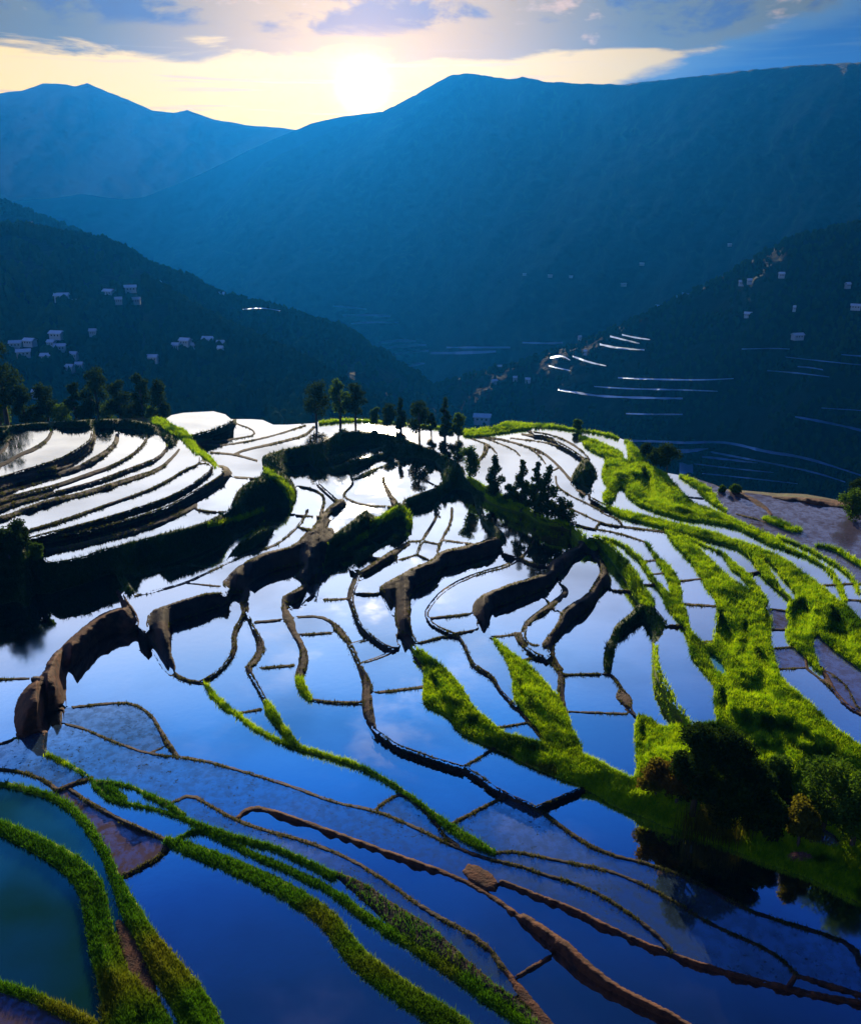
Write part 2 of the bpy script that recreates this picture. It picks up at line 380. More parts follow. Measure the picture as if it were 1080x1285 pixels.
POLYS = """
h -150 660|0 669|12 669|17 660|20 657|27 660|31 668|38 678|45 690|55 700|63 706|80 703|105 699|120 692|150 684|200 671|245 660|270 650|288 640|292 630|298 616|314 604|326 600|332 590|330 581|343 583|361 598|371 610|373 630|363 646|341 668|326 683|298 695|265 711|220 728|193 740|163 746|143 740|130 742|117 750|60 770|40 783|36 807|23 797|2 802|-150 830
s 389 664|369 685|350 690|332 694|310 704|292 717|277 734|288 750|303 759|308 757|322 742|343 731|367 724|385 731|375 738|351 751|357 762|369 767|396 754|398 742|400 735|420 717|422 664|405 661
h 416 673|437 658|447 650|460 640|461 643|475 650|478 648|492 636|502 630|512 640|518 652|516 668|508 678|486 683|461 699|437 716|416 718|400 735|385 731|396 700|400 679
h 324 577|343 567|383 559|404 555|416 549|426 542|451 542|477 544|498 548|528 559|555 570|579 583|587 602|605 614|620 622|600 626|575 628|560 633|545 641|530 645|518 648|514 640|502 630|518 622|540 615|553 608|557 602|550 592|545 584|512 583|478 586|465 596|441 605|439 594|420 598|400 604|392 600|389 595|363 598|343 583|330 581
s 475 740|481 733|500 723|522 711|543 703|551 692|596 683|620 673|630 675|633 680|628 697|613 710|567 722|557 723|547 740|513 760|515 790|527 813|502 813|495 793|497 777|487 763|481 750
h 732 575|722 589|716 600|720 608|728 614|738 622|744 615|750 600|747 590|741 580
g 730 554|745 556|758 564|775 572|778 574|788 580|788 559|780 552|790 554|803 567|815 583|834 593|841 602|852 615|864 626|871 633|897 641|917 650|938 661|963 670|980 681|982 686|969 686|954 678|935 668|917 661|880 655|864 654|834 646|812 639|799 633|786 622|780 609|774 613|772 625|764 632|756 626|756 620|764 613|754 600|757 583|762 575|745 568|733 560
g 944 692|960 692|984 701|1006 718|1032 737|1047 751|1065 762|1080 781|1200 840|1200 930|1080 840|1056 824|1035 807|1026 796|1019 801|1021 824|1028 838|1037 853|1010 825|995 812|985 800|989 785|985 768|991 755|1002 748|978 720|965 705
g 833 667|841 668|854 674|867 681|882 693|895 706|913 724|930 735|947 745|958 754|966 768|968 785|965 800|970 820|975 840|980 853|1002 871|1024 890|1039 907|1058 921|1080 936|1200 1000|1200 1190|1080 1133|1058 1124|1030 1108|1002 1097|958 1083|919 1066|840 1040|813 1027|767 1010|733 987|667 963|633 943|600 930|640 920|661 926|680 932|700 932|731 945|757 958|778 969|793 977|800 967|797 930|797 897|813 900|830 913|845 910|880 908|902 905|898 896|895 877|898 860|877 838|866 821|864 800|860 784|872 798|884 810|897 806|895 795|899 764|900 759|889 743|880 726|869 709|854 693
g 500 813|527 813|547 830|567 847|583 867|593 887|617 907|633 921|661 926|680 932|690 950|667 963|633 943|600 930|573 917|563 897|540 890|530 880|533 847|530 830
g 617 800|621 803|641 818|656 829|675 846|686 860|701 875|711 891|715 910|726 930|731 945|720 960|684 932|675 915|662 900|648 883|643 870|643 847|634 827
s 711 690|704 697|689 707|689 716|674 723|637 734|611 744|600 751|593 758|592 771|599 786|612 801|620 803|612 794|615 777|634 770|660 760|682 751|695 742|698 733|711 723|718 714|720 708|737 703|748 708|754 716|752 721|744 734|737 746|711 762|704 768|701 781|680 807|680 814|690 827|703 842|708 840|703 836|693 820|699 808|717 790|738 777|751 758|748 762|754 749|765 742|767 729|763 720|756 703|744 684|730 671|718 664|704 658|720 668|728 680|722 688
h 803 757|791 770|780 780|773 784|768 795|758 815|757 841|762 845|767 843|768 830|775 808|788 799|803 790|814 799|821 814|824 810|833 797|838 788|833 777|821 762|813 757
s 779 862|772 871|773 882|784 891|794 898|798 898|792 888|793 877|786 869
r 155 762|133 768|110 783|83 807|62 827|55 847|33 863|20 883|18 907|23 930|37 937|53 945|53 923|67 913|83 897|83 863|97 850|117 827|143 812|163 808|173 790|175 777|167 767
s 187 768|213 758|273 740|290 753|287 763|260 780|213 797|213 813|223 847|207 833|190 800|183 787
b 590 1080|627 1104|620 1124|577 1098
r 650 1142|681 1161|720 1188|728 1199|773 1236|828 1262|865 1284|900 1305|870 1305|836 1281|773 1251|728 1222|700 1195|660 1160
b 417 1091|456 1107|494 1134|541 1161|564 1184|611 1227|650 1254|685 1282|700 1305|680 1305|631 1258|572 1212|518 1188|483 1157|456 1130|428 1107
r 143 1150|150 1190|165 1240|200 1260|190 1210|165 1165
"""
CUTS = """
408 585|428 580|437 573|450 569|470 565|488 565|475 570|455 576|440 579|428 583|412 588
441 597|452 591|466 585|466 583|478 580|500 577|512 574|500 579|478 585|455 594|443 602
885 815|897 822|908 833|913 848|900 845|890 832
965 1002|990 997|1005 1020|1040 1042|1060 1060|1040 1064|1015 1055|990 1045|975 1020
200 738|230 728|262 714|266 716|232 729|200 740
"""
SIL = "-400 545|-150 530|0 535|50 530|120 526|200 524|208 526|215 521|230 518|268 516|283 520|290 526|315 526|330 527|343 533|360 533|395 531|402 528|440 525|500 530|560 536|587 539|617 536|636 529|663 531|691 532|719 538|747 541|765 544|780 551|790 554|803 567|815 583|834 593|851 596|871 600|893 607|908 615|935 618|973 623|1010 624|1034 626|1080 632|1200 655|1500 700"

# hollows scooped out of the grassy slopes (they face away from the sun)
LOBES = """
902 764|897 778|894 795|905 812|918 826|926 812|922 795|914 780
925 790|935 775|945 800|940 815|930 800
918 824|935 806|942 815|925 832
945 812|960 818|972 838|975 850|955 844|945 828
958 755|967 768|968 790|962 802|955 780
889 738|900 745|912 764|905 760|893 750
917 738|926 745|929 760|920 754
1005 750|992 757|986 770|990 790|1000 806|1016 796|1022 770|1014 754
1038 757|1052 765|1065 785|1075 822|1060 817|1045 802|1032 797|1038 775
900 860|912 865|918 880|912 907|905 902|898 880
925 895|935 888|946 900|949 917|938 927|925 912
955 876|965 880|976 898|972 910|960 897
984 866|995 870|1004 882|990 880
989 883|1000 888|1011 908|1000 907|990 897
1003 910|1015 918|1030 933|1033 957|1018 952|1005 937
957 908|970 918|986 940|978 947|962 927
1038 910|1050 923|1062 942|1050 940
1054 943|1070 958|1076 975|1060 963
965 955|975 965|985 985|975 980
805 583|816 595|822 612|829 626|815 631|805 618|802 600
757 583|769 590|776 602|765 609|759 600
787 576|798 581|801 594|792 592
828 598|845 613|861 633|850 632|836 615
538 843|548 848|561 868|569 887|555 890|541 877
573 868|584 874|592 886|582 882
647 853|656 858|663 878|655 887|648 876
692 903|705 906|713 919|702 922
709 920|720 928|729 945|718 940
803 903|812 913|816 940|808 957|800 935|799 915
817 922|828 943|823 952|816 938
846 925|860 930|868 945|855 945
836 716|846 722|850 742|842 738
840 762|852 768|858 780|848 778
1000 700|1012 712|1022 730|1012 728
"""
# ---------------------------------------------------------------- helpers
def mesh_obj(name,V,Fc,mat=None,parent=None,smooth=True,kind=None,label=None,cat=None,group=None,loc=(0,0,0)):
    me=bpy.data.meshes.new(name); V=np.asarray(V,np.float32).reshape(-1,3); Fc=np.asarray(Fc,np.int32)
    n=Fc.shape[1]; me.vertices.add(len(V)); me.vertices.foreach_set('co',V.ravel())
    me.loops.add(Fc.size); me.loops.foreach_set('vertex_index',Fc.ravel()); me.polygons.add(len(Fc))
    me.polygons.foreach_set('loop_start',np.arange(0,Fc.size,n,dtype=np.int32))
    me.polygons.foreach_set('use_smooth',np.full(len(Fc),smooth))
    me.update(calc_edges=True)
    if mat: me.materials.append(mat)
    o=bpy.data.objects.new(name,me); sc.collection.objects.link(o); o.location=loc
    if parent: o.parent=parent
    tag(o,label,cat,group,kind); return o
def tag(o,label=None,cat=None,group=None,kind=None):
    if label: o['label']=label
    if cat: o['category']=cat
    if group: o['group']=group
    if kind: o['kind']=kind
def empty(name,loc,label,cat,group=None):
    o=bpy.data.objects.new(name,None); sc.collection.objects.link(o); o.location=loc; o.empty_display_size=.5
    tag(o,label,cat,group); return o
def vnoise(x,y,seed=0):
    """smooth value noise, 0..1"""
    xi=np.floor(x).astype(np.int64); yi=np.floor(y).astype(np.int64); fx=x-xi; fy=y-yi
    fx=fx*fx*(3-2*fx); fy=fy*fy*(3-2*fy)
    def h(a,b):
        n=(a*374761393+b*668265263+seed*1442695041)&0x7fffffff
        n=((n^(n>>13))*1274126177)&0x7fffffff
        return ((n^(n>>16))&0xffff)/65535.0
    return (h(xi,yi)*(1-fx)+h(xi+1,yi)*fx)*(1-fy)+(h(xi,yi+1)*(1-fx)+h(xi+1,yi+1)*fx)*fy
def fbm(x,y,o=4,seed=0,g=.5):
    s=0;a=1;t=0
    for i in range(o): s=s+a*vnoise(x*2**i,y*2**i,seed+i*7); t+=a; a*=g
    return s/t
def world(px,py,z):
    """the point of height z that the traced plan puts at (px,py)"""
    u=px-540.0; v=642.5-py
    dy=F*math.cos(PITCH)+v*math.sin(PITCH); dz=-F*math.sin(PITCH)+v*math.cos(PITCH)
    t=(z-HC)/dz
    return u*t,dy*t,z
# ---------------------------------------------------------------- materials
def mat(name):
    m=bpy.data.materials.new(name); m.use_nodes=True; t=NT(m.node_tree); t.n.clear()
    o=t.node('ShaderNodeOutputMaterial'); return m,t,o
def leafmat(name,c1,c2,c3=None,scale=.6,trans=.45):
    m,t,o=mat(name); g=t.node('ShaderNodeNewGeometry')
    f=t.noise(g.outputs['Position'],scale,3); r=g.outputs['Random Per Island']
    c=t.mix(t.m('ADD',t.m('MULTIPLY',r,.6),t.rng(f,.35,.65,0.,.4)),c1,c2)
    if c3: c=t.mix(t.rng(t.noise(g.outputs['Position'],scale*.31,2),.52,.66),c,c3)
    d=t.node('ShaderNodeBsdfDiffuse'); tr=t.node('ShaderNodeBsdfTranslucent'); x=t.node('ShaderNodeMixShader')
    t.l.new(c,d.inputs[0]); t.l.new(t.mix(1.0,c,(1.5,1.45,.6),'MULTIPLY'),tr.inputs[0]); x.inputs[0].default_value=trans
    t.l.new(d.outputs[0],x.inputs[1]); t.l.new(tr.outputs[0],x.inputs[2]); t.l.new(x.outputs[0],o.inputs[0]); return m
M={}
M['grass']=leafmat('grass',(.09,.26,.006),(.46,.62,.008),(.05,.13,.006),.9,.5)
M['mgrass']=leafmat('meadow_grass',(.022,.10,.006),(.07,.19,.008),(.12,.14,.012),.25,.5)
M['dgrass']=leafmat('shade_toned_grass',(.008,.028,.008),(.022,.065,.012),(.04,.08,.012),.2,.2)  # darker, less translucent copy of the grass: bank shade put into the colour
M['dry']=leafmat('bund_grass',(.03,.05,.012),(.12,.12,.03),None,.4,.4)
M['leaf']=leafmat('leaf_dark',(.012,.03,.008),(.035,.07,.012),None,.5,.3)
M['leaf_y']=leafmat('leaf_yellow_green',(.07,.08,.012),(.14,.13,.02),(.12,.08,.02),.8,.5)
M['leaf_g']=leafmat('leaf_green',(.03,.08,.012),(.08,.15,.02),None,.8,.45)
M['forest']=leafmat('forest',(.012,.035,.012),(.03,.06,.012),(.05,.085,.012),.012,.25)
m,t,o=mat('bark'); b=t.node('ShaderNodeBsdfPrincipled'); g=t.node('ShaderNodeNewGeometry')
t.l.new(t.mix(t.noise(g.outputs['Position'],6,4),(.03,.022,.016),(.10,.075,.055)),b.inputs['Base Color']); b.inputs['Roughness'].default_value=.9; t.l.new(b.outputs[0],o.inputs[0]); M['bark']=m
# earth of the banks
m,t,o=mat('bank_earth'); b=t.node('ShaderNodeBsdfPrincipled'); g=t.node('ShaderNodeNewGeometry'); P_=g.outputs['Position']
def attr(n): a=t.node('ShaderNodeAttribute',attribute_name=n); return a.outputs['Fac']
nf=t.noise(P_,.9,6,.6); nb=t.noise(P_,.16,4); nn=t.noise(P_,5,4,.6)
soil=t.mix(t.rng(nf,.3,.7),(.010,.008,.010),(.034,.023,.019)); soil=t.mix(t.m('MULTIPLY',t.rng(nb,.52,.66),.5),soil,(.10,.045,.022))
red=t.mix(t.rng(nf,.3,.7),(.035,.014,.010),(.13,.045,.020))
gr=t.mix(t.rng(nn,.3,.7),(.05,.12,.006),(.25,.38,.008)); gr=t.mix(t.rng(nb,.5,.66),gr,(.14,.13,.02))
c=t.mix(t.m('MULTIPLY',attr('red'),t.rng(nf,.25,.55,.6,1.)),soil,red)
c=t.mix(t.rng(t.m('ADD',attr('grass'),t.m('MULTIPLY',t.m('SUBTRACT',nf,.5),.8)),.38,.62),c,gr)
c=t.mix(attr('shade_tint'),c,t.mix(t.rng(nn,.3,.7),(.010,.030,.010),(.028,.070,.014)))  # shade on the high banks is darkened into the ground colour here
t.l.new(c,b.inputs['Base Color']); b.inputs['Roughness'].default_value=.85; b.inputs['Specular IOR Level'].default_value=.25
bp=t.node('ShaderNodeBump'); bp.inputs['Distance'].default_value=.25; bp.inputs['Strength'].default_value=.8
t.l.new(t.m('ADD',nf,t.m('MULTIPLY',nn,.5)),bp.inputs['Height']); t.l.new(bp.outputs[0],b.inputs['Normal']); t.l.new(b.outputs[0],o.inputs[0]); M['earth']=m
def watermat(name,tint=(.86,.88,.92),mud=(.010,.014,.018),ref=.86,speck=0.,rough=.02,patch=.20):
    m,t,o=mat(name); g=t.node('ShaderNodeNewGeometry'); P_=g.outputs['Position']
    rn=t.node('ShaderNodeObjectInfo').outputs['Random']
    gl_=t.node('ShaderNodeBsdfGlossy'); gl_.inputs['Roughness'].default_value=rough; gl_.inputs['Color'].default_value=tint+(1,)
    d=t.node('ShaderNodeBsdfDiffuse'); d.inputs['Color'].default_value=mud+(1,)
    big=t.noise(P_,.05,3); sm=t.noise(P_,3.2,3,.6); cl_=t.noise(P_,.22,3)
    f=t.m('SUBTRACT',ref,t.m('MULTIPLY',rn,.16)); f=t.m('SUBTRACT',f,t.m('MULTIPLY',t.rng(big,.45,.7),patch))
    if speck>0:
        s1=t.m('MULTIPLY',t.rng(sm,.60,.66),t.rng(cl_,.42,.60,.25,1.0)); f=t.m('SUBTRACT',f,t.m('MULTIPLY',s1,speck))
        f=t.m('SUBTRACT',f,t.m('MULTIPLY',t.rng(t.noise(P_,1.1,5,.7),.40,.62),.22))
    x=t.node('ShaderNodeMixShader'); t.l.new(f,x.inputs[0]); t.l.new(d.outputs[0],x.inputs[1]); t.l.new(gl_.outputs[0],x.inputs[2])
    bp=t.node('ShaderNodeBump'); bp.inputs['Distance'].default_value=.02; bp.inputs['Strength'].default_value=.12
    t.l.new(t.rng(t.noise(P_,.09,4,.6),.42,.68,rough,rough+.10),gl_.inputs['Roughness'])
    t.l.new(t.noise(P_,1.3,3),bp.inputs['Height']); t.l.new(bp.outputs[0],gl_.inputs['Normal']); t.l.new(x.outputs[0],o.inputs[0]); return m
M['water']=watermat('paddy_water')
M['stubble']=watermat('paddy_water_with_stubble',(.80,.82,.90),(.045,.08,.11),.72,.5,.05)
M['algae']=watermat('paddy_water_green',(.34,.66,.55),(.006,.04,.010),.46,0.,.05,.35)
M['mud']=watermat('paddy_mud',(.7,.6,.8),(.10,.07,.07),.36,.35,.15,.2)
M['lilac']=watermat('paddy_water_dull',(.55,.56,.72),(.09,.08,.10),.50,.3,.08)
M['teal']=watermat('paddy_water_teal',(.45,.8,.7),(.02,.10,.07),.6,0.,.04)
# ---------------------------------------------------------------- levels of the ponds
def clampmin(a,lo,hi): return np.minimum(np.maximum(a,lo),hi)
X0,Y0=-120,500
RX,RY=np.meshgrid(np.arange(X0,1201.),np.arange(Y0,1341.))
sdr,tyr=fields(RX,RY)
silp=np.array(P(SIL)); silr=np.interp(RX[0],silp[:,0],silp[:,1])
# the foot of each high bank: its lower half in the picture is its own reflection in the pond below
def cut_feet():
    H,W=sdr.shape; hi=np.isin(tyr,(1,2,4)); D_=np.zeros_like(sdr)
    for c in range(W):
        m_=(sdr[:,c]>0)&(RY[:,c]>silr[c]); d=np.diff(np.concatenate(([0],m_.astype(np.int8),[0])))
        for a,b in zip(np.where(d==1)[0],np.where(d==-1)[0]):
            if b-a<5 or b>=H-2 or a<3: continue
            if hi[a:b,c].mean()<.6: continue
            w_=min(b-a,2.6*sdr[a:b,c].max())
            if w_<7.5: continue
            D_[a:b+1,c]=min(.40*(w_-1.8),44)
    def bx(a,n): 
        cs=np.cumsum(np.pad(a,((0,0),(n+1,n)),mode='edge'),1); return (cs[:,2*n+1:]-cs[:,:-2*n-1])
    ok=(D_>0)*1.0; Dm=bx(D_,9)/np.maximum(bx(ok,9),1e-6)*np.minimum(bx(ok,9)/19*1.5,1); Dm=np.where(sdr>0,Dm,0)
    yy=np.minimum(RY-Y0+Dm,H-1.001); yi=yy.astype(int); f=yy-yi; xi=np.repeat(np.arange(W)[None],H,0)
    return np.minimum(sdr,sdr[yi,xi]*(1-f)+sdr[yi+1,xi]*f)
sdr=cut_feet()
sdr=sdr+((fbm(RX/6,RY/4.5,3,31)-.5)*1.6+(fbm(RX/2.2,RY/2.2,2,37)-.5)*.9)*np.interp(RY,[520,700,1000,1300],[.35,.6,1.1,1.6])+np.where(np.abs(sdr)<3,.25,0)
lab=label((sdr<-0.9)&(RY>silr[None]+1)); cnt=np.bincount(lab.ravel())
keep=np.where(cnt>60)[0]; keep=keep[keep>0]; remap=np.zeros(len(cnt),np.int32); remap[keep]=np.arange(1,len(keep)+1); lab=remap[lab]; NP=len(keep)
dep=PITCH+np.arctan((RY-642.5)/F); MP=HC/np.sin(dep)/F          # metres per pixel, near enough
Kt={0:.6,1:.64,2:.6,3:.08,4:.70,5:.4}
def harmonic():
    H,W=lab.shape; Lv=np.where(lab>0,LV[lab],0.); fx=(lab>0)
    out=None
    for s in (16,8,4,2,1):
        h,w2=(H//s),(W//s); f=fx[:h*s,:w2*s].reshape(h,s,w2,s); v=Lv[:h*s,:w2*s].reshape(h,s,w2,s)
        n_=f.sum((1,3)); val=(v*f).sum((1,3))/np.maximum(n_,1); fixed=n_>(0 if s>1 else 0)
        if out is None: cur=np.full((h,w2),val[fixed].mean())
        else:
            yi=np.minimum((np.arange(h)*s/(s*2)).astype(int),out.shape[0]-1); xi=np.minimum((np.arange(w2)*s/(s*2)).astype(int),out.shape[1]-1); cur=out[yi][:,xi]
        cur=np.where(fixed,val,cur)
        for it in range({16:400,8:200,4:120,2:80,1:60}[s]):
            p=np.pad(cur,1,mode='edge'); a=(p[:-2,1:-1]+p[2:,1:-1]+p[1:-1,:-2]+p[1:-1,2:])*.25
            cur=np.where(fixed,val,a)
        out=cur
    return out
Kmap=np.vectorize(lambda q:Kt[q])(np.arange(6))[tyr]
def solve_levels():
    global LV
    rowsA=[];rowsB=[];rowsT=[];rowsW=[]
    for c in range(0,RX.shape[1],3):
        l=lab[::-1,c]; k=Kmap[::-1,c]; mp=MP[::-1,c]
        ch=np.where(np.diff(l)!=0)[0]; last=None
        segs=np.concatenate(([0],ch+1,[len(l)]))
        for a,b_ in zip(segs[:-1],segs[1:]):
            if l[a]==0: continue
            if last is not None and last[0]!=l[a]:
                g_=a-last[1]; i=slice(last[1],max(a,last[1]+1)); m_=mp[i].mean(); kk=k[i].mean()
                if g_<130:
                    e=max(0.,g_-min(max(.45/m_,5.5),9.)); tg=min(kk*e*m_/math.cos(dep[::-1,c][i].mean()),9.) if e>0 else -.06
                    rowsA.append(last[0]);rowsB.append(l[a]);rowsT.append(tg);rowsW.append(1. if tg>0 else 20.)
            last=(l[a],b_)
    for r in range(0,RX.shape[0],3):
        l=lab[r]; ch=np.where(np.diff(l)!=0)[0]; last=None; segs=np.concatenate(([0],ch+1,[len(l)]))
        for a,b_ in zip(segs[:-1],segs[1:]):
            if l[a]==0: continue
            if last is not None and last[0]!=l[a] and a-last[1]<7 and r>0:
                rowsA.append(last[0]);rowsB.append(l[a]);rowsT.append(0.);rowsW.append(8.)
            last=(l[a],b_)
    A=np.zeros((NP+1,NP+1));B=np.zeros(NP+1)
    for a,b_,tg,w_ in zip(rowsA,rowsB,rowsT,rowsW):
        A[a,a]+=w_;A[b_,b_]+=w_;A[a,b_]-=w_;A[b_,a]-=w_;B[b_]+=w_*tg;B[a]-=w_*tg
    A+=np.eye(NP+1)*.25
    LV=np.linalg.solve(A,B); LV=clampmin(LV,-6,24)
for _ in range(3):
    solve_levels(); LH=harmonic(); MP=(HC-LH)/np.sin(dep)/F
# ---------------------------------------------------------------- land between the ponds
def maxnear(n):
    a=np.where(lab>0,LV[lab],-99.)
    for _ in range(n):
        p=np.pad(a,1,mode='edge'); a=np.maximum.reduce([p[:-2,1:-1],p[2:,1:-1],p[1:-1,:-2],p[1:-1,2:],a])
    return a
LBANK=np.where(lab>0,LH,np.maximum(LH,maxnear(3)))
def bil(a,x,y):
    x=clampmin(x-X0,0,a.shape[1]-1.001); y=clampmin(y-Y0,0,a.shape[0]-1.001); xi=x.astype(int); yi=y.astype(int); fx=x-xi; fy=y-yi
    return (a[yi,xi]*(1-fx)+a[yi,xi+1]*fx)*(1-fy)+(a[yi+1,xi]*(1-fx)+a[yi+1,xi+1]*fx)*fy
def blur(a,n):
    for _ in range(n):
        p=np.pad(a,1,mode='edge'); a=(p[:-2,1:-1]+p[2:,1:-1]+p[1:-1,:-2]+p[1:-1,2:]+p[1:-1,1:-1]*2)/6
    return a
land=sdr>0
lito=np.zeros(RX.shape,bool)
for q in ('330 588 5|345 600 9|360 613 12|370 632 9|364 644 6','466 660 5|486 648 12|506 640 11|515 655 9|512 672 6','262 660 4|300 652 6|330 640 5','430 690 4|452 676 7|470 664 6'):
    pts=smooth_poly(P(q),False)
    for a,b_ in zip(pts,pts[1:]):
        dx,dy=b_[0]-a[0],b_[1]-a[1]; tt=clampmin(((RX-a[0])*dx+(RY-a[1])*dy)/(dx*dx+dy*dy+1e-9),0,1)
        lito|=np.hypot(RX-a[0]-tt*dx,RY-a[1]-tt*dy)<(a[2]+b_[2])/4
lito&=(tyr==4)  # strokes left out of the painted bank shade, so they read as sunlit
shadeR=blur(((tyr==4)&~lito)*1.0,3); b5=(tyr==5)&(RX<645)&(RX>570)&(RY<1135)&(RY>1065); grassR=blur(np.isin(tyr,(3,)).astype(float)+.8*(tyr==4)+.07*(tyr==1)+.35*((tyr==5)&~b5),3); redR=blur(((tyr==2)|b5)*1.0,3); litR=blur((tyr==3)*1.0,4)
GX,GY_=np.meshgrid(np.concatenate([np.linspace(-420,-119.2,60),np.linspace(-118,1198,1100),np.linspace(1199.2,1650,90)]),np.concatenate([np.linspace(0,1,690),1+np.linspace(.0015,.45,60)])); sg=np.interp(GX[0],silp[:,0],silp[:,1])
GY=sg[None]+(1336-sg[None])*GY_
dp=PITCH+np.arctan((GY-642.5)/F)
# the high banks stand as steep walls of earth from foot to rim
def walls():
    H,W=sdr.shape; hi=np.isin(tyr,(1,2,4)); Wl=np.zeros_like(sdr)
    for c in range(W):
        m_=(sdr[:,c]>0)&(RY[:,c]>silr[c]); d=np.diff(np.concatenate(([0],m_.astype(np.int8),[0])))
        for a,b in zip(np.where(d==1)[0],np.where(d==-1)[0]):
            if b-a<4 or b>=H-5 or hi[a:b,c].mean()<.6: continue
            w_=2*sdr[a:b,c].max()
            if w_<6: continue
            q=lab[b:b+4,c].max()
            if q==0: continue
            y=np.arange(a,b); mp=MP[y,c]; cs=np.cos(dep[y,c])
            z=LV[q]+.78*np.minimum(b-y,1.05*w_)*mp/cs; z=np.minimum(z,LV[q]+7.5)
            Wl[a:b,c]=np.maximum(0,z-LBANK[a:b,c])*np.minimum(1,(b-a-3)/5.)
    cs=np.cumsum(np.pad(Wl,((0,0),(6,5)),mode='edge'),1); return (cs[:,11:]-cs[:,:-11])/11.
RAISE=walls()
RAISE=np.where(sdr>0,RAISE,0)
scoop=np.zeros_like(sdr)
for l in LOBES.strip().splitlines():
    pts=smooth_poly(smooth_poly(P(l),True),True); ax=[q[0] for q in pts]; ay=[q[1] for q in pts]
    x0,x1,y0,y1=[int(v) for v in (min(ax)-4-X0,max(ax)+5-X0,min(ay)-4-Y0,max(ay)+5-Y0)]; x1=min(x1,sdr.shape[1])
    v=sd_poly(RX[y0:y1,x0:x1],RY[y0:y1,x0:x1],pts); hp=(max(ay)-min(ay)); mp_=MP[y0:y1,x0:x1].mean()
    scoop[y0:y1,x0:x1]=np.maximum(scoop[y0:y1,x0:x1],clampmin((v+1)/6.5,0,1)**1.3*min(.36*hp*mp_,1.8)*clampmin((max(ay)+1-RY[y0:y1,x0:x1])/(hp+2.),0,1)**.8)
def land_height(px,py,sd):
    base=bil(LBANK,px,py); d_=PITCH+np.arctan((py-642.5)/F); mp=(HC-base)/np.sin(d_)/F; sm=sd*mp
    x,y,_=world(px,py,base); lit=bil(litR,px,py)
    up=clampmin(sm,0,9)
    bund=.14*(1-np.exp(-up/.16))
    hump=lit*clampmin(sm-.8,0,6)*.20
    n=fbm(x/5.5+3,y/5.5,3,5)-.5; n2=fbm(x/1.1,y/1.1,3,9)-.5
    lump=n*clampmin(sm-.6,0,2.5)*.5*(lit*2.9+.25)+n2*(.08+.25*lit)*clampmin(sm,0,1)
    z=base+bund+hump+lump
    # small steps cut in the grassy slopes
    q=(z+ .25*(fbm(x/9,y/9,2,3)-.5)*4)/1.1; fr=q-np.floor(q); st_=(np.floor(q)+clampmin((fr-.62)/.30,0,1)-q)*1.1
    z=z+st_*.75*clampmin((sm-1.2)/1.5,0,1)*(.35+.65*lit)
    z=z-bil(scoop,px,py)+bil(RAISE,px,py)*(.84+.32*fbm(x/2.2,y/2.2,4,17))
    zin=base-clampmin(-sm*.6,0,.45)
    return np.where(sd>0,z,zin)
sd=bil(sdr,GX,GY); Z=land_height(GX,GY,sd)
VX,VY,VZ=world(GX,GY,Z)
nr,nc=GX.shape
idx=np.arange(nr*nc).reshape(nr,nc)
def quads(ix): return np.stack([ix[:-1,:-1].ravel(),ix[1:,:-1].ravel(),ix[1:,1:].ravel(),ix[:-1,1:].ravel()],1)
# behind the crest the hillside falls away into the valley
extra=[];ex_i=[]
base_n=nr*nc; prev=idx[0]
fx_=[];cx,cy,cz=VX[0],VY[0],VZ[0]; nrmx=cx/np.hypot(cx,cy); nrmy=cy/np.hypot(cx,cy)
for k,(off,dr) in enumerate(((3,1.2),(10,3.3),(28,8.6),(70,40),(120,100),(190,180))):
    off=off*(1+.3*(fbm(cx/15,cy*0+k,2,4)-.5)); extra.append(np.stack([cx+nrmx*off,cy+nrmy*off,cz-dr],1))
EX=np.concatenate(extra); ei=base_n+np.arange(6*nc).reshape(6,nc)
ix2=np.concatenate([ei[::-1],idx[:1]])
V=np.concatenate([np.stack([VX.ravel(),VY.ravel(),VZ.ravel()],1),EX]); Fq=np.concatenate([quads(idx),quads(ix2)])
ground=mesh_obj('terraced_ground',V,Fq,M['earth'],kind='structure',label='terraced earth and grass banks stepping between the flooded paddies')
for nme,a in (('grass',bil(grassR,GX,GY)),('red',bil(redR,GX,GY)),('shade_tint',bil(shadeR,GX,GY))):
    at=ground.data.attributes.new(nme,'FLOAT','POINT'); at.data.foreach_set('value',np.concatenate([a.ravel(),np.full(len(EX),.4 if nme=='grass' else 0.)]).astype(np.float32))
def gpos(px,py):
    px=np.atleast_1d(np.asarray(px,float)); py=np.atleast_1d(np.asarray(py,float))
    s=bil(sdr,px,py); z=land_height(px,py,np.maximum(s,.01)); x,y,z=world(px,py,z); return Vector((float(x[0]),float(y[0]),float(z[0])))
# ---------------------------------------------------------------- the ponds, one sheet of water each
near=lab.copy()
for _ in range(5):
    p=np.pad(near,1,mode='edge')
    for q in (p[:-2,1:-1],p[2:,1:-1],p[1:-1,:-2],p[1:-1,2:]): near=np.where(near==0,q,near)
KIND={'stubble':[(150,905),(330,980),(600,1090),(800,1150),(700,1108),(900,1200),(230,1020),(950,1185),(590,1188),(430,1020),(30,945),(520,1030),(160,1000),(170,1010),(1000,1200)],
 'algae':[(60,1150),(60,1020),(110,1060)],'mud':[(150,1060),(60,1275),(330,1075)],
 'lilac':[(940,630),(1040,660),(1000,640),(1050,860),(1040,830),(990,800),(990,825),(980,775),(990,870),(1010,1025),(900,690),(1060,790)],
 'teal':[(897,832)]}
kd={}
for k,v in KIND.items():
    for (a,b_) in v:
        q=lab[int(b_)-Y0,int(a)-X0]
        if q: kd[q]=k
gi=clampmin(np.rint(GX-X0).astype(int),0,lab.shape[1]-1); gj=clampmin(np.rint(GY-Y0).astype(int),0,lab.shape[0]-1)
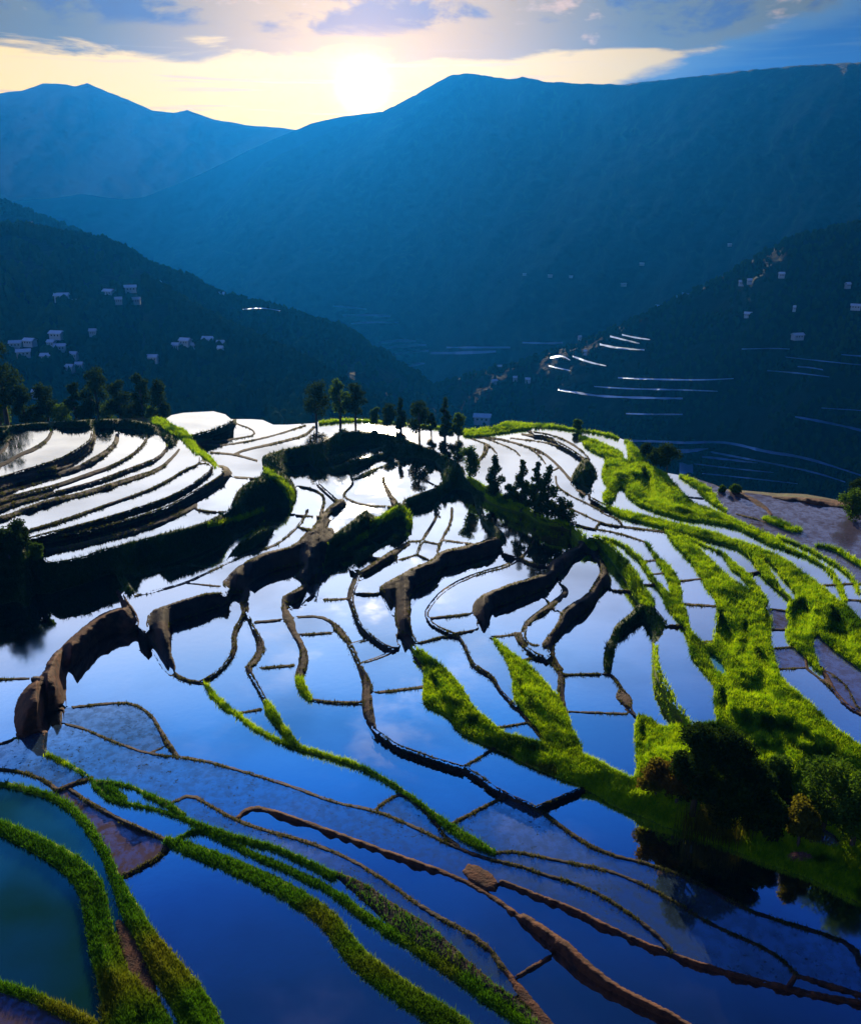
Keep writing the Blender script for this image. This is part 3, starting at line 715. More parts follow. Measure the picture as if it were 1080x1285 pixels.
gl_lab=near[gj,gi]; wet=(sd<2.6)&(gl_lab>0)
qd=quads(idx); ql=gl_lab.ravel()[qd]; qw=wet.ravel()[qd].all(1)
qlab=ql.max(1); PX=GX.ravel();PY=GY.ravel()
order=np.argsort(qlab); qs=qlab[order]; 
WN={'stubble':'dotted with rice stubble','algae':'dark and tinged green','mud':'drained down to brown mud','lilac':'dull lilac and patchy','teal':'tinged teal','water':'smooth and clear'}
for p_ in range(1,NP+1):
    a,b_=np.searchsorted(qs,[p_,p_+1]); f=qd[order[a:b_]]; f=f[qw[order[a:b_]]]
    if len(f)<4: continue
    u,inv=np.unique(f,return_inverse=True); z=LV[p_]
    x,y,_=world(PX[u],PY[u],z); k=kd.get(p_,'water')
    mesh_obj('paddy_water',np.stack([x,y,np.full(len(x),z)],1),inv.reshape(f.shape),M[k],kind='structure',label='flooded rice paddy, '+WN[k],smooth=False)
# ---------------------------------------------------------------- grass on the banks
rng=np.random.RandomState(11)
def scatter(n,wfun,hmin,hmax,mt,name,label_,seed,blades=4,lean=.35):
    rg=np.random.RandomState(seed)
    px=rg.uniform(-60,1140,n*14); py=rg.uniform(525,1335,n*14)
    s=bil(sdr,px,py); g=bil(grassR,px,py); top=np.interp(px,silp[:,0],silp[:,1])
    mp=bil(MP,px,py)
    pr=wfun(s,g,mp,px,py)*(py>top+1)*(s>0.4)
    pick=np.where(rg.uniform(0,1,len(px))<pr)[0][:n]; px=px[pick];py=py[pick];s=s[pick];mp=mp[pick];g=g[pick]
    z=land_height(px,py,s); x,y,z=world(px,py,z); n=len(x)
    h=rg.uniform(hmin,hmax,n)*clampmin(mp/.075,.8,1.5)
    Vs=[];
    for b in range(blades):
        a=rg.uniform(0,6.283,n); ox=rg.normal(0,.10,n);oy=rg.normal(0,.10,n); wd=rg.uniform(.018,.04,n)*clampmin(mp/.06,1,2.6)
        lx=rg.normal(0,lean,n)*h; ly=rg.normal(0,lean,n)*h; hh=h*rg.uniform(.6,1.15,n)
        p0=np.stack([x+ox-np.cos(a)*wd,y+oy-np.sin(a)*wd,z-.04],1); p1=np.stack([x+ox+np.cos(a)*wd,y+oy+np.sin(a)*wd,z-.04],1)
        p2=np.stack([x+ox+lx,y+oy+ly,z+hh],1); Vs.append(np.stack([p0,p1,p2],1))
    V=np.concatenate(Vs).reshape(-1,3); Fc=np.arange(len(V)).reshape(-1,3)
    return mesh_obj(name,V,Fc,mt,kind='stuff',label=label_,smooth=False)
scatter(110000,lambda s,g,mp,px,py:clampmin((g-.25)*1.6,0,1)*(mp/.16)*(bil(shadeR,px,py)<.4)*((px>700)|(py<960-.0*px)),.22,.50,M['grass'],'bank_grass','bright yellow-green grass covering the slopes between the paddies',1)
scatter(40000,lambda s,g,mp,px,py:clampmin((g-.25)*1.6,0,1)*(mp/.10)*(bil(shadeR,px,py)<.4)*((px<=700)&(py>=960)),.22,.50,M['mgrass'],'bund_edge_grass','mid green grass on the winding foreground bunds',4)
scatter(45000,lambda s,g,mp,px,py:(g<.7)*(g>.02)*clampmin(1.4-abs(s-1.2),0,1)*.7*(fbm(px/30,py/30,2,8)>.42),.10,.25,M['dry'],'bund_grass','short grass fringe along the narrow mud bunds',2,3)
scatter(40000,lambda s,g,mp,px,py:(bil(shadeR,px,py)>.4)*(mp/.25),.2,.5,M['dgrass'],'shade_toned_grass','grass on the high banks, its green darkened to show their shade',3,4)
HAZE=0.82e-4
# ---------------------------------------------------------------- hills and mountains round the valley
def hillmat(name,c1,c2,c3,sc_=.004):
    m,t,o=mat(name); g=t.node('ShaderNodeNewGeometry'); P_=g.outputs['Position']
    b=t.node('ShaderNodeBsdfPrincipled'); b.inputs['Roughness'].default_value=.95; b.inputs['Specular IOR Level'].default_value=.1
    c=t.mix(t.rng(t.noise(P_,sc_,5,.6),.35,.65),c1,c2); c=t.mix(t.rng(t.noise(P_,sc_*6,5,.65),.50,.68),c,c3)
    t.l.new(c,b.inputs['Base Color']); bp=t.node('ShaderNodeBump'); bp.inputs['Distance'].default_value=8; bp.inputs['Strength'].default_value=.8
    t.l.new(t.noise(P_,sc_*10,5,.65),bp.inputs['Height']); t.l.new(bp.outputs[0],b.inputs['Normal']); t.l.new(b.outputs[0],o.inputs[0]); return m
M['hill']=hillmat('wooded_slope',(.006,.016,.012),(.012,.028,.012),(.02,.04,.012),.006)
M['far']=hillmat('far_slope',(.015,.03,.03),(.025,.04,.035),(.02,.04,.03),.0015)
M['pale']=hillmat('haze_toned_slope',(.26,.20,.13),(.36,.28,.18),(.28,.24,.16),.0015)  # pale warm tone puts the distant haze into the slope colour
HILLS={}
def hill(name,ridge,base,Dr,Db,mt,label_,amp=.05,nsc=14.,nx=240,ny=90,seed=0,rough=1.2,steps=0.):
    r=np.array(P(ridge));b=np.array(P(base));dr=np.array(P(Dr));db=np.array(P(Db))
    xs=np.linspace(r[0,0],r[-1,0],nx); t=np.linspace(0,1,ny)[:,None]
    ry=np.interp(xs,r[:,0],r[:,1])+(fbm(xs/9,xs*0+seed,4,seed)-.5)*rough*2; by=np.interp(xs,b[:,0],b[:,1])
    d1=np.interp(xs,dr[:,0],dr[:,1]); d2=np.interp(xs,db[:,0],db[:,1])
    def fy(T): return ry[None]+(by-ry)[None]*T
    PXs=np.repeat(xs[None],ny,0); PYs=fy(t); Dd=d1[None]+(d2-d1)[None]*t**.85
    # spurs and gullies running down the slope
    g=fbm(PXs/ (900/nsc)+PYs/110.,PYs/170.,4,seed)-.5; g2=fbm(PXs/16,PYs/13,4,seed+3)-.5
    Dd=Dd*(1+amp*g*clampmin(t*6,0,1)*2+amp*.5*g2*clampmin(t*6,0,1))
    def pos(px,py,dd):
        u=px-540.0;v=642.5-py; dy=F*math.cos(PITCH)+v*math.sin(PITCH); dz=-F*math.sin(PITCH)+v*math.cos(PITCH); k=dd/dy
        return u*k,dd,HC+dz*k
    x,y,z=pos(PXs,PYs,Dd); ix=np.arange(nx*ny).reshape(ny,nx)
    bk=[];D0=d1
    for k,(f,dz) in enumerate(((1.02,.01),(1.10,.05),(1.3,.16))):
        bk.append(np.stack([x[0]*f,y[0]*f,z[0]-D0*dz],1))
    bi=nx*ny+np.arange(3*nx).reshape(3,nx)
    V=np.concatenate([np.stack([x.ravel(),y.ravel(),z.ravel()],1)]+bk); Fq=np.concatenate([quads(ix),quads(np.concatenate([bi[::-1],ix[:1]]))])
    o=mesh_obj(name,V,Fq,mt,kind='structure',label=label_)
    def look(px,py,k=1.0):
        c=np.interp(px,xs,np.arange(nx)); r0=np.interp(px,xs,ry); b0=np.interp(px,xs,by); rr=clampmin((py-r0)/(b0-r0),0,1)*(ny-1)
        c=np.asarray(clampmin(c,0,nx-1.001));rr=np.asarray(clampmin(rr,0,ny-1.001)); ci=c.astype(int);ri=rr.astype(int);fx=c-ci;fy_=rr-ri
        dd=(Dd[ri,ci]*(1-fx)+Dd[ri,ci+1]*fx)*(1-fy_)+(Dd[ri+1,ci]*(1-fx)+Dd[ri+1,ci+1]*fx)*fy_
        return pos(px,py,dd*k)
    HILLS[name]=(look,xs,ry,by); return o
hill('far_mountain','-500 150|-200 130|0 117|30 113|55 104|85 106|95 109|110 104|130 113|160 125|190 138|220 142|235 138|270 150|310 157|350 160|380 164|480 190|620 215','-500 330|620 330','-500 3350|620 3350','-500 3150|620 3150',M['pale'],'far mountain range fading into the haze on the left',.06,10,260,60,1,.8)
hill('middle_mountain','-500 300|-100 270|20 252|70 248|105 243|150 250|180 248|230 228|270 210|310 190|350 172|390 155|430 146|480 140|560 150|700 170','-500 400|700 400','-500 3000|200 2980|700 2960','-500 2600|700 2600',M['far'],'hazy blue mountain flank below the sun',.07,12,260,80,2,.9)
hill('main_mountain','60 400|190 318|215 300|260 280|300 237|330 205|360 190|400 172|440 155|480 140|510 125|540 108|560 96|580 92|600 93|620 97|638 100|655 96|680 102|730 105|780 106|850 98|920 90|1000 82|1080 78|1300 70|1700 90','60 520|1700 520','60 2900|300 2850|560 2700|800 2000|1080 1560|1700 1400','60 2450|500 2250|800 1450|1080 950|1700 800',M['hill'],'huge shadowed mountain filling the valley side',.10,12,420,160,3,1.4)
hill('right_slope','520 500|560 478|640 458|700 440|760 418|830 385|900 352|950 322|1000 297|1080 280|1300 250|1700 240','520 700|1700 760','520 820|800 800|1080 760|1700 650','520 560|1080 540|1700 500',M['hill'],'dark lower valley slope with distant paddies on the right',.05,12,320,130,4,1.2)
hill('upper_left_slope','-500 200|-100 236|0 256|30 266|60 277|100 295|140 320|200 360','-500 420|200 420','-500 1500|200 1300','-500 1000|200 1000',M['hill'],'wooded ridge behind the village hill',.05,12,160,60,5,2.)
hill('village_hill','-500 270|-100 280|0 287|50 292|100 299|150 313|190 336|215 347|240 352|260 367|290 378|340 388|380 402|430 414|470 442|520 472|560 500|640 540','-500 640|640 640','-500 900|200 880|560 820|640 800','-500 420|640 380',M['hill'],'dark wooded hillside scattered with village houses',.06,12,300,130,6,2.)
hill('village_spur','180 352|210 368|240 388|300 420|370 450|420 478|460 500|520 540','180 640|520 640','180 720|520 560','180 420|520 360',M['hill'],'nearer wooded spur with a sunlit edge',.05,12,160,90,7,2.)
gx,gy=np.meshgrid(np.linspace(-30000,30000,121),np.linspace(-3000,45000,97)); gi_=np.arange(gx.size).reshape(gx.shape)
mesh_obj('valley_floor',np.stack([gx.ravel(),gy.ravel(),np.full(gx.size,-560.)],1),quads(gi_)[:,::-1],M['hill'],kind='structure',label='valley floor far below the terraces')
# ---------------------------------------------------------------- distant paddies: flat strips of water cut in the slopes
M['ripple']=watermat('rippled_water',(.60,.72,.95),(.15,.20,.28),.75,0.,.5,0.)
STR="""
right_slope 752 432 2|775 437 2|808 439 1.5
right_slope 765 422 2|785 427 2|802 431 1
right_slope 780 420 1.5|798 424 1.5|815 426 1
right_slope 690 449 2.5|705 446 2|715 452 1
right_slope 718 447 1.5|740 455 2|760 459 1
right_slope 688 459 1.5|715 465 1
main_mountain 822 383 1|845 388 1.5|860 393 1
main_mountain 848 372 1|864 375 1.5|878 380 1
main_mountain 855 368 1|880 373 1
main_mountain 859 394 2|870 397 2.5|880 395 2
right_slope 700 489 1.5|725 493 2|750 497 2.5|800 499 2.5|856 500 2
right_slope 745 485 1.2|790 488 1.5|850 489 1.5|900 491 .8
right_slope 775 474 1.2|820 476 1.6|880 477 1.4|920 475 .8
right_slope 785 519 1.4|820 520 2|856 520 1.4
right_slope 997 523 2|1020 527 3|1050 533 3|1080 540 3|1160 560 3
right_slope 790 553 2|830 554 3|860 556 3|899 554 2.5|927 558 3|960 567 3|1005 573 3|1060 590 2|1120 610 2
right_slope 849 566 5|865 566 4|888 563 1.5
right_slope 891 567 2|927 574 2|960 580 2|1020 592 2|1060 605 1
right_slope 880 573 2.5|908 576 2.5|950 581 1
right_slope 852 588 12|869 588 10
right_slope 870 582 1|920 588 1.5|970 593 1
right_slope 880 594 1|930 599 1.5|1000 607 1
right_slope 962 465 1|1000 468 1.5|1040 473 1
right_slope 1000 460 1|1015 461 1.5|1032 464 1
right_slope 985 448 .8|1030 453 1.2|1080 458 1
right_slope 1055 445 1|1080 447 1.5|1150 450 1
right_slope 1030 512 .8|1080 515 1|1130 520 1
right_slope 930 438 .6|970 437 1|990 438 .6
main_mountain 540 443 1|575 443 2|622 441 1
main_mountain 560 436 .8|600 436 1.2|640 436 .8
main_mountain 475 430 1|500 427 1.6|522 428 1
main_mountain 482 437 1|510 433 1.8|535 433 1
main_mountain 495 445 1|515 441 1.8|538 440 1
main_mountain 512 460 1|522 457 2|533 456 1
main_mountain 418 384 .8|440 386 1.2|460 388 .7
main_mountain 430 396 .8|460 395 1.1|490 397 .8
main_mountain 440 406 .8|470 404 1.2|500 405 .7
main_mountain 655 430 .8|690 431 1|706 430 .8
village_hill 305 388 .5|330 386 .9|352 390 .5
"""
for l in STR.strip().splitlines():
    h,r=l.split(' ',1); pts=smooth_poly(smooth_poly(P(r),False),False); look=HILLS[h][0]
    c=np.array(pts); jit=(fbm(c[:,0]/6,c[:,1]/6,2,2)-.5)*1.0
    x,y,z=look(c[:,0],c[:,1],.97)
    if h=='main_mountain': c[:,2]*=2.2
    z0=z                      # follows the contour
    V=[]
    for s_ in (-1,1):
        xx,yy,zz=world(c[:,0],c[:,1]+s_*(c[:,2]*.5*(1+jit)+.1),z0); V.append(np.stack([xx,yy,zz],1))
    n=len(c); V=np.concatenate(V); Fq=np.array([(i,i+n,i+n+1,i+1) for i in range(n-1)])[:,::-1]
    o=mesh_obj('distant_paddy_water',V,Fq,M['ripple'],kind='structure',label='narrow strip of distant flooded paddy on the slope',smooth=False)
# ---------------------------------------------------------------- woods on the hills
def ico():
    t=(1+5**.5)/2
    v=np.array([(-1,t,0),(1,t,0),(-1,-t,0),(1,-t,0),(0,-1,t),(0,1,t),(0,-1,-t),(0,1,-t),(t,0,-1),(t,0,1),(-t,0,-1),(-t,0,1)],float); v/=np.linalg.norm(v[0])
    f=np.array([(0,11,5),(0,5,1),(0,1,7),(0,7,10),(0,10,11),(1,5,9),(5,11,4),(11,10,2),(10,7,6),(7,1,8),(3,9,4),(3,4,2),(3,2,6),(3,6,8),(3,8,9),(4,9,5),(2,4,11),(6,2,10),(8,6,7),(9,8,1)])
    return v,f
IV,IF=ico()
def woods(hn,n,ylo,yhi,xlo,xhi,hm,label_,seed,ridge=0):
    rg=np.random.RandomState(seed); look,xs,ry,by=HILLS[hn]
    px=rg.uniform(xlo,xhi,n); r0=np.interp(px,xs,ry); py=r0+ylo+(yhi-ylo)*rg.uniform(0,1,n)
    if ridge: k=rg.uniform(0,1,n)<ridge; py=np.where(k,r0+rg.uniform(.3,6,n),py)
    dens=fbm(px/40,py/20,3,seed)
    ok=(dens>.36)|(py<r0+8); px=px[ok];py=py[ok]; n=len(px)
    x,y,z=look(px,py,.995); s=rg.uniform(.55,1.2,n)*hm
    j=rg.uniform(.6,1.3,(n,12,1)); V=IV[None]*j; V=V*np.stack([s*.38,s*.38,s*.62],1)[:,None]; V=V+np.stack([x,y,z+s*.35],1)[:,None]
    Fc=(IF[None]+12*np.arange(n)[:,None,None]).reshape(-1,3)
    return mesh_obj('forest',V.reshape(-1,3),Fc,M['forest'],kind='stuff',label=label_,smooth=False)
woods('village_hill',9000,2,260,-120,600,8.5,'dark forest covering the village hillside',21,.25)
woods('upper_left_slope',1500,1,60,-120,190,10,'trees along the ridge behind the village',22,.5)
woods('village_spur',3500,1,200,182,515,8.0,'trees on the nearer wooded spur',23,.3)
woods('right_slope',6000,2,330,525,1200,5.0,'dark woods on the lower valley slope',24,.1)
# ---------------------------------------------------------------- houses
def paint(name,c,r=.6):
    m,t,o=mat(name); b=t.node('ShaderNodeBsdfPrincipled'); g=t.node('ShaderNodeNewGeometry')
    t.l.new(t.mix(t.noise(g.outputs['Position'],1.5,4),tuple(x*.75 for x in c),c),b.inputs['Base Color']); b.inputs['Roughness'].default_value=r; t.l.new(b.outputs[0],o.inputs[0]); return m
M['wall']=paint('plaster_wall',(.55,.55,.55)); M['roof']=paint('pale_metal_roof',(.80,.82,.85),.35); M['win']=paint('window_glass',(.03,.04,.05),.2)
def boxm(x0,x1,y0,y1,z0,z1):
    return np.array([(x0,y0,z0),(x1,y0,z0),(x1,y1,z0),(x0,y1,z0),(x0,y0,z1),(x1,y0,z1),(x1,y1,z1),(x0,y1,z1)],float),np.array([(3,2,1,0),(4,5,6,7),(0,1,5,4),(1,2,6,5),(2,3,7,6),(3,0,4,7)])
def house(pos,wd,dpth,hh,rot,label_,group,proto=[None]):
    e=empty('house',pos,label_,'house',group); e.rotation_euler=(0,0,rot); e.scale=(wd,dpth,hh)
    if proto[0] is None:
        v,f=boxm(-.5,.5,-.5,.5,-.6,.62); a=mesh_obj('wall',v,f,M['wall'],e,False)
        rv=np.array([(-.58,-.6,.58),(.58,-.6,.58),(.58,.6,.58),(-.58,.6,.58),(-.58,0,1.0),(.58,0,1.0),(-.58,-.6,.63),(.58,-.6,.63),(.58,.6,.63),(-.58,.6,.63),(-.58,0,1.06),(.58,0,1.06)])
        rf=np.array([(0,1,5,4),(2,3,4,5),(6,10,11,7),(8,11,10,9),(0,6,7,1),(3,2,8,9),(0,4,10,6),(4,3,9,10),(1,7,11,5),(5,11,8,2)])
        r=mesh_obj('roof',rv,rf,M['roof'],e,False); ws=[]
        for k in (-.28,0.,.28):
            v,f=boxm(k-.06,k+.06,-.515,-.49,.12,.40); ws.append(mesh_obj('window',v,f,M['win'],e,False))
        proto[0]=[a,r]+ws
    else:
        for q in proto[0]: c=q.copy(); sc.collection.objects.link(c); c.parent=e
    return e
HL=[(20,430,13,'lower left village cluster'),(38,427,13,''),(30,441,15,''),(65,429,9,''),(72,418,15,''),(60,446,14,''),(76,434,12,''),(93,444,9,''),(88,460,10,''),(100,457,9,''),(117,415,8,''),(46,492,9,''),
    (192,448,12,''),(221,433,9,''),(233,427,13,''),(244,433,8,''),(262,425,14,''),(277,430,9,''),(277,437,7,''),(78,371,15,''),(97,378,9,''),(137,365,12,''),(149,375,8,''),(164,360,13,''),(171,375,10,''),(193,355,15,''),(277,368,9,'')]
DESC={(193,355):'bright white house highest on the village hillside, just under the ridge',(277,368):'small pale house on the ridge right of the highest white house',
 (117,415):'lone pale house between the upper row and the lower cluster of the village',(46,492):'lone white house lowest on the left hillside above the trees',
 (192,448):'lone pale house below and left of the small right-hand house cluster',(78,371):'pale house at the left end of the upper hillside row'}
def gname(x,y):
    if y<390: return 'houses of the upper hillside row'
    if x<130: return 'houses of the lower left village cluster'
    return 'houses of the small middle cluster'
NM={'houses of the upper hillside row':'pale house in the upper row of the hillside village','houses of the lower left village cluster':'white roofed house in the lower left village cluster','houses of the small middle cluster':'white roofed house in the small middle cluster'}
ORD=['first','second','third','fourth','fifth','sixth','seventh','eighth','ninth','tenth','eleventh','twelfth']
def ordn(k,n): return 'leftmost' if k==0 else 'rightmost' if k==n-1 else ORD[k]+' from the left'
def rank(members,x,y):
    m=sorted(members); return ordn(m.index((x,y)),len(m))
HG={}
for (x,y,wp,_) in HL:
    if (x,y) not in DESC: HG.setdefault(gname(x,y),[]).append((x,y))
for i,(x,y,wp,_) in enumerate(HL):
    pt=HILLS['village_spur' if (x>=187 and y>400) else 'village_hill'][0](np.array([float(x)]),np.array([float(y)+3]),.98); d=math.hypot(pt[0][0],pt[1][0]); mp=d/F
    lb=DESC.get((x,y)); g=gname(x,y)
    house((pt[0][0],pt[1][0],pt[2][0]-.5),wp*mp*.95,wp*mp*.65,max(3.8,wp*mp*.42),random.Random(i).uniform(-.4,.4),lb or NM[g]+', '+rank(HG[g],x,y),g)
HR=[('right_slope',646,474,5),('right_slope',662,476,6),('right_slope',620,478,7),('right_slope',626,460,6),('right_slope',700,447,7),('right_slope',734,441,4),('right_slope',727,423,4),
 ('main_mountain',805,330,5),('main_mountain',782,356,6),('main_mountain',716,346,4),('main_mountain',690,345,5),('main_mountain',915,306,4),('main_mountain',658,343,4),
 ('right_slope',980,344,6),('right_slope',940,352,5),('right_slope',930,354,6),('right_slope',938,394,8),('right_slope',1073,384,10),('right_slope',1000,421,12),('right_slope',996,386,3),('right_slope',1063,357,6),('right_slope',605,525,20),('right_slope',541,504,10),('right_slope',548,523,8)]
def hgrp(h,x,y):
    if (x,y) in ((605,525),(541,504),(548,523),(1000,421),(1073,384)): return None
    return ('m' if h=='main_mountain' else 'v' if x<740 else 'd')
HG2={}
for (h,x,y,wp) in HR: HG2.setdefault(hgrp(h,x,y),[]).append((x,y))
for i,(h,x,y,wp) in enumerate(HR):
    pt=HILLS[h][0](np.array([float(x)]),np.array([float(y)+1.5]),.99); d=math.hypot(pt[0][0],pt[1][0]); mp=d/F
    if h=='main_mountain': lb,g='tiny pale house on the shadowed mountain side, '+rank(HG2['m'],x,y),'tiny houses on the mountain side'
    elif x<740: lb,g='tiny white house on the hazy slope beyond the crest, '+(rank(HG2['v'],x,y) if hgrp(h,x,y) else ''),'houses on the hazy valley slope'
    else: lb,g='small pale house on the dark right slope, '+(rank(HG2['d'],x,y) if hgrp(h,x,y) else ''),'houses on the dark right slope'
    if (x,y)==(605,525): lb,g='white roofed house just behind the crest, right of the crest trees',None
    if (x,y)==(541,504): lb,g='small white roofed house seen above the crest row of trees',None
    if (x,y)==(548,523): lb,g='small white roofed house half hidden by the tall crest conifer',None
    if (x,y)==(1000,421): lb='largest and lowest pale house on the dark slope at the right'
    if (x,y)==(1073,384): lb='long pale roofed house on the dark slope near the right edge'
    house((pt[0][0],pt[1][0],pt[2][0]-.5),wp*mp,wp*mp*.6,max(3.,wp*mp*.42),random.Random(i+50).uniform(-.5,.5),lb,g)
# ---------------------------------------------------------------- trees
def tube(path,rad,n=7):
    V=[];Fc=[];path=[Vector(p) for p in path]
    for i,p in enumerate(path):
        d=(path[min(i+1,len(path)-1)]-path[max(i-1,0)]).normalized(); a=d.orthogonal().normalized(); b=d.cross(a)
        for k in range(n): an=6.283*k/n; V.append(p+(a*math.cos(an)+b*math.sin(an))*rad[i])
    for i in range(len(path)-1):
        for k in range(n): Fc.append((i*n+k,i*n+(k+1)%n,(i+1)*n+(k+1)%n,(i+1)*n+k))
    return [tuple(v) for v in V],Fc
def tree_meshes(kind,H,Wd,seed,leaf,nl):
    """trunk with limbs, and a crown of leaf faces gathered in clumps"""
    rd=random.Random(seed); rg=np.random.RandomState(seed); V=[];Fc=[]
    def add(path,rad):
        v,f=tube(path,rad); o_=len(V); V.extend(v); Fc.extend([tuple(q+o_ for q in k) for k in f])
    bare={'round':.16,'slim':.08,'airy':.12,'bush':.06,'conifer':.10}[kind]
    tr=H*.028+.03; top=H*(.93 if kind in('slim','conifer') else .78)
    px_=[(rd.uniform(-.02,.02)*H*k/4,rd.uniform(-.02,.02)*H*k/4,top*k/5-.25) for k in range(6)]
    add(px_,[tr*(1-.16*k) for k in range(6)])
    cl=[]
    nb={'round':13,'slim':16,'airy':15,'bush':16,'conifer':22}[kind]
    for i in range(nb):
        t=(i+.5)/nb; a=rd.uniform(0,6.283)
        if kind in('slim','conifer'):
            zc=H*(bare+(.97-bare)*t); rr=Wd*.5*(1-t**1.3*.85)*rd.uniform(.35,.8)*(1 if kind=='conifer' else math.sin(.5+2.4*t)); cr=Wd*.30*(1-.6*t)
        else:
            zc=H*(bare+(1-bare)*(.12+.76*t)); prof=math.sin(math.pi*(.12+.80*t))**.6; rr=Wd*.5*prof*rd.uniform(.25,.72); cr=Wd*rd.uniform(.17,.27)
        c=(math.cos(a)*rr,math.sin(a)*rr,zc); cl.append((c,cr))
        z0=max(H*bare*.8,zc-rr*.9); add([(0,0,min(z0,top*.95)),(c[0]*.5,c[1]*.5,(min(z0,top)+zc)/2),c],[tr*.42,tr*.28,tr*.1])
    tw=np.array([c[1]**2 for c in cl]); tw/=tw.sum(); ci=rg.choice(len(cl),nl,p=tw)
    C=np.array([c[0] for c in cl])[ci]; Rr=np.array([c[1] for c in cl])[ci]
    d=rg.normal(0,1,(nl,3)); d/=np.linalg.norm(d,axis=1)[:,None]; rad=Rr*(rg.uniform(0,1,nl)**.45)*rg.uniform(.8,1.15,nl)
    pc=C+d*rad[:,None]*np.array([1,1,.8]); pc[:,2]=np.maximum(pc[:,2],.05*H)
    a=rg.normal(0,1,(nl,3)); a/=np.linalg.norm(a,axis=1)[:,None]; b=np.cross(a,rg.normal(0,1,(nl,3))); b/=np.linalg.norm(b,axis=1)[:,None]
    s=leaf*rg.uniform(.6,1.3,nl)[:,None]
    LVv=np.stack([pc-a*s-b*s*.4,pc+b*s*.5,pc+a*s-b*s*.1,pc-b*s*.6],1).reshape(-1,3)
    return (V,Fc),(LVv,np.arange(len(LVv)).reshape(-1,4))
def tree(name,pos,H,Wd,kind,label_,cat,group,seed,mt='leaf',nl=2600,leaf=None):
    leaf=leaf or .13+.012*H
    (tv,tf),(lv,lf)=tree_meshes(kind,H,Wd,seed,leaf,nl)
    e=empty(name,pos,label_,cat,group); mesh_obj('trunk',tv,tf,M['bark'],e); mesh_obj('crown',lv,lf,M[mt],e,False); return e
def tpx(px,py,back=0.): 
    p_=gpos(px,py); C0=Vector((0,0,HC)); v=p_-C0; v=v*(1+back/math.hypot(v.x,v.y)); p_=C0+v; d=(p_-Vector((0,0,HC))).length/F; return p_,d
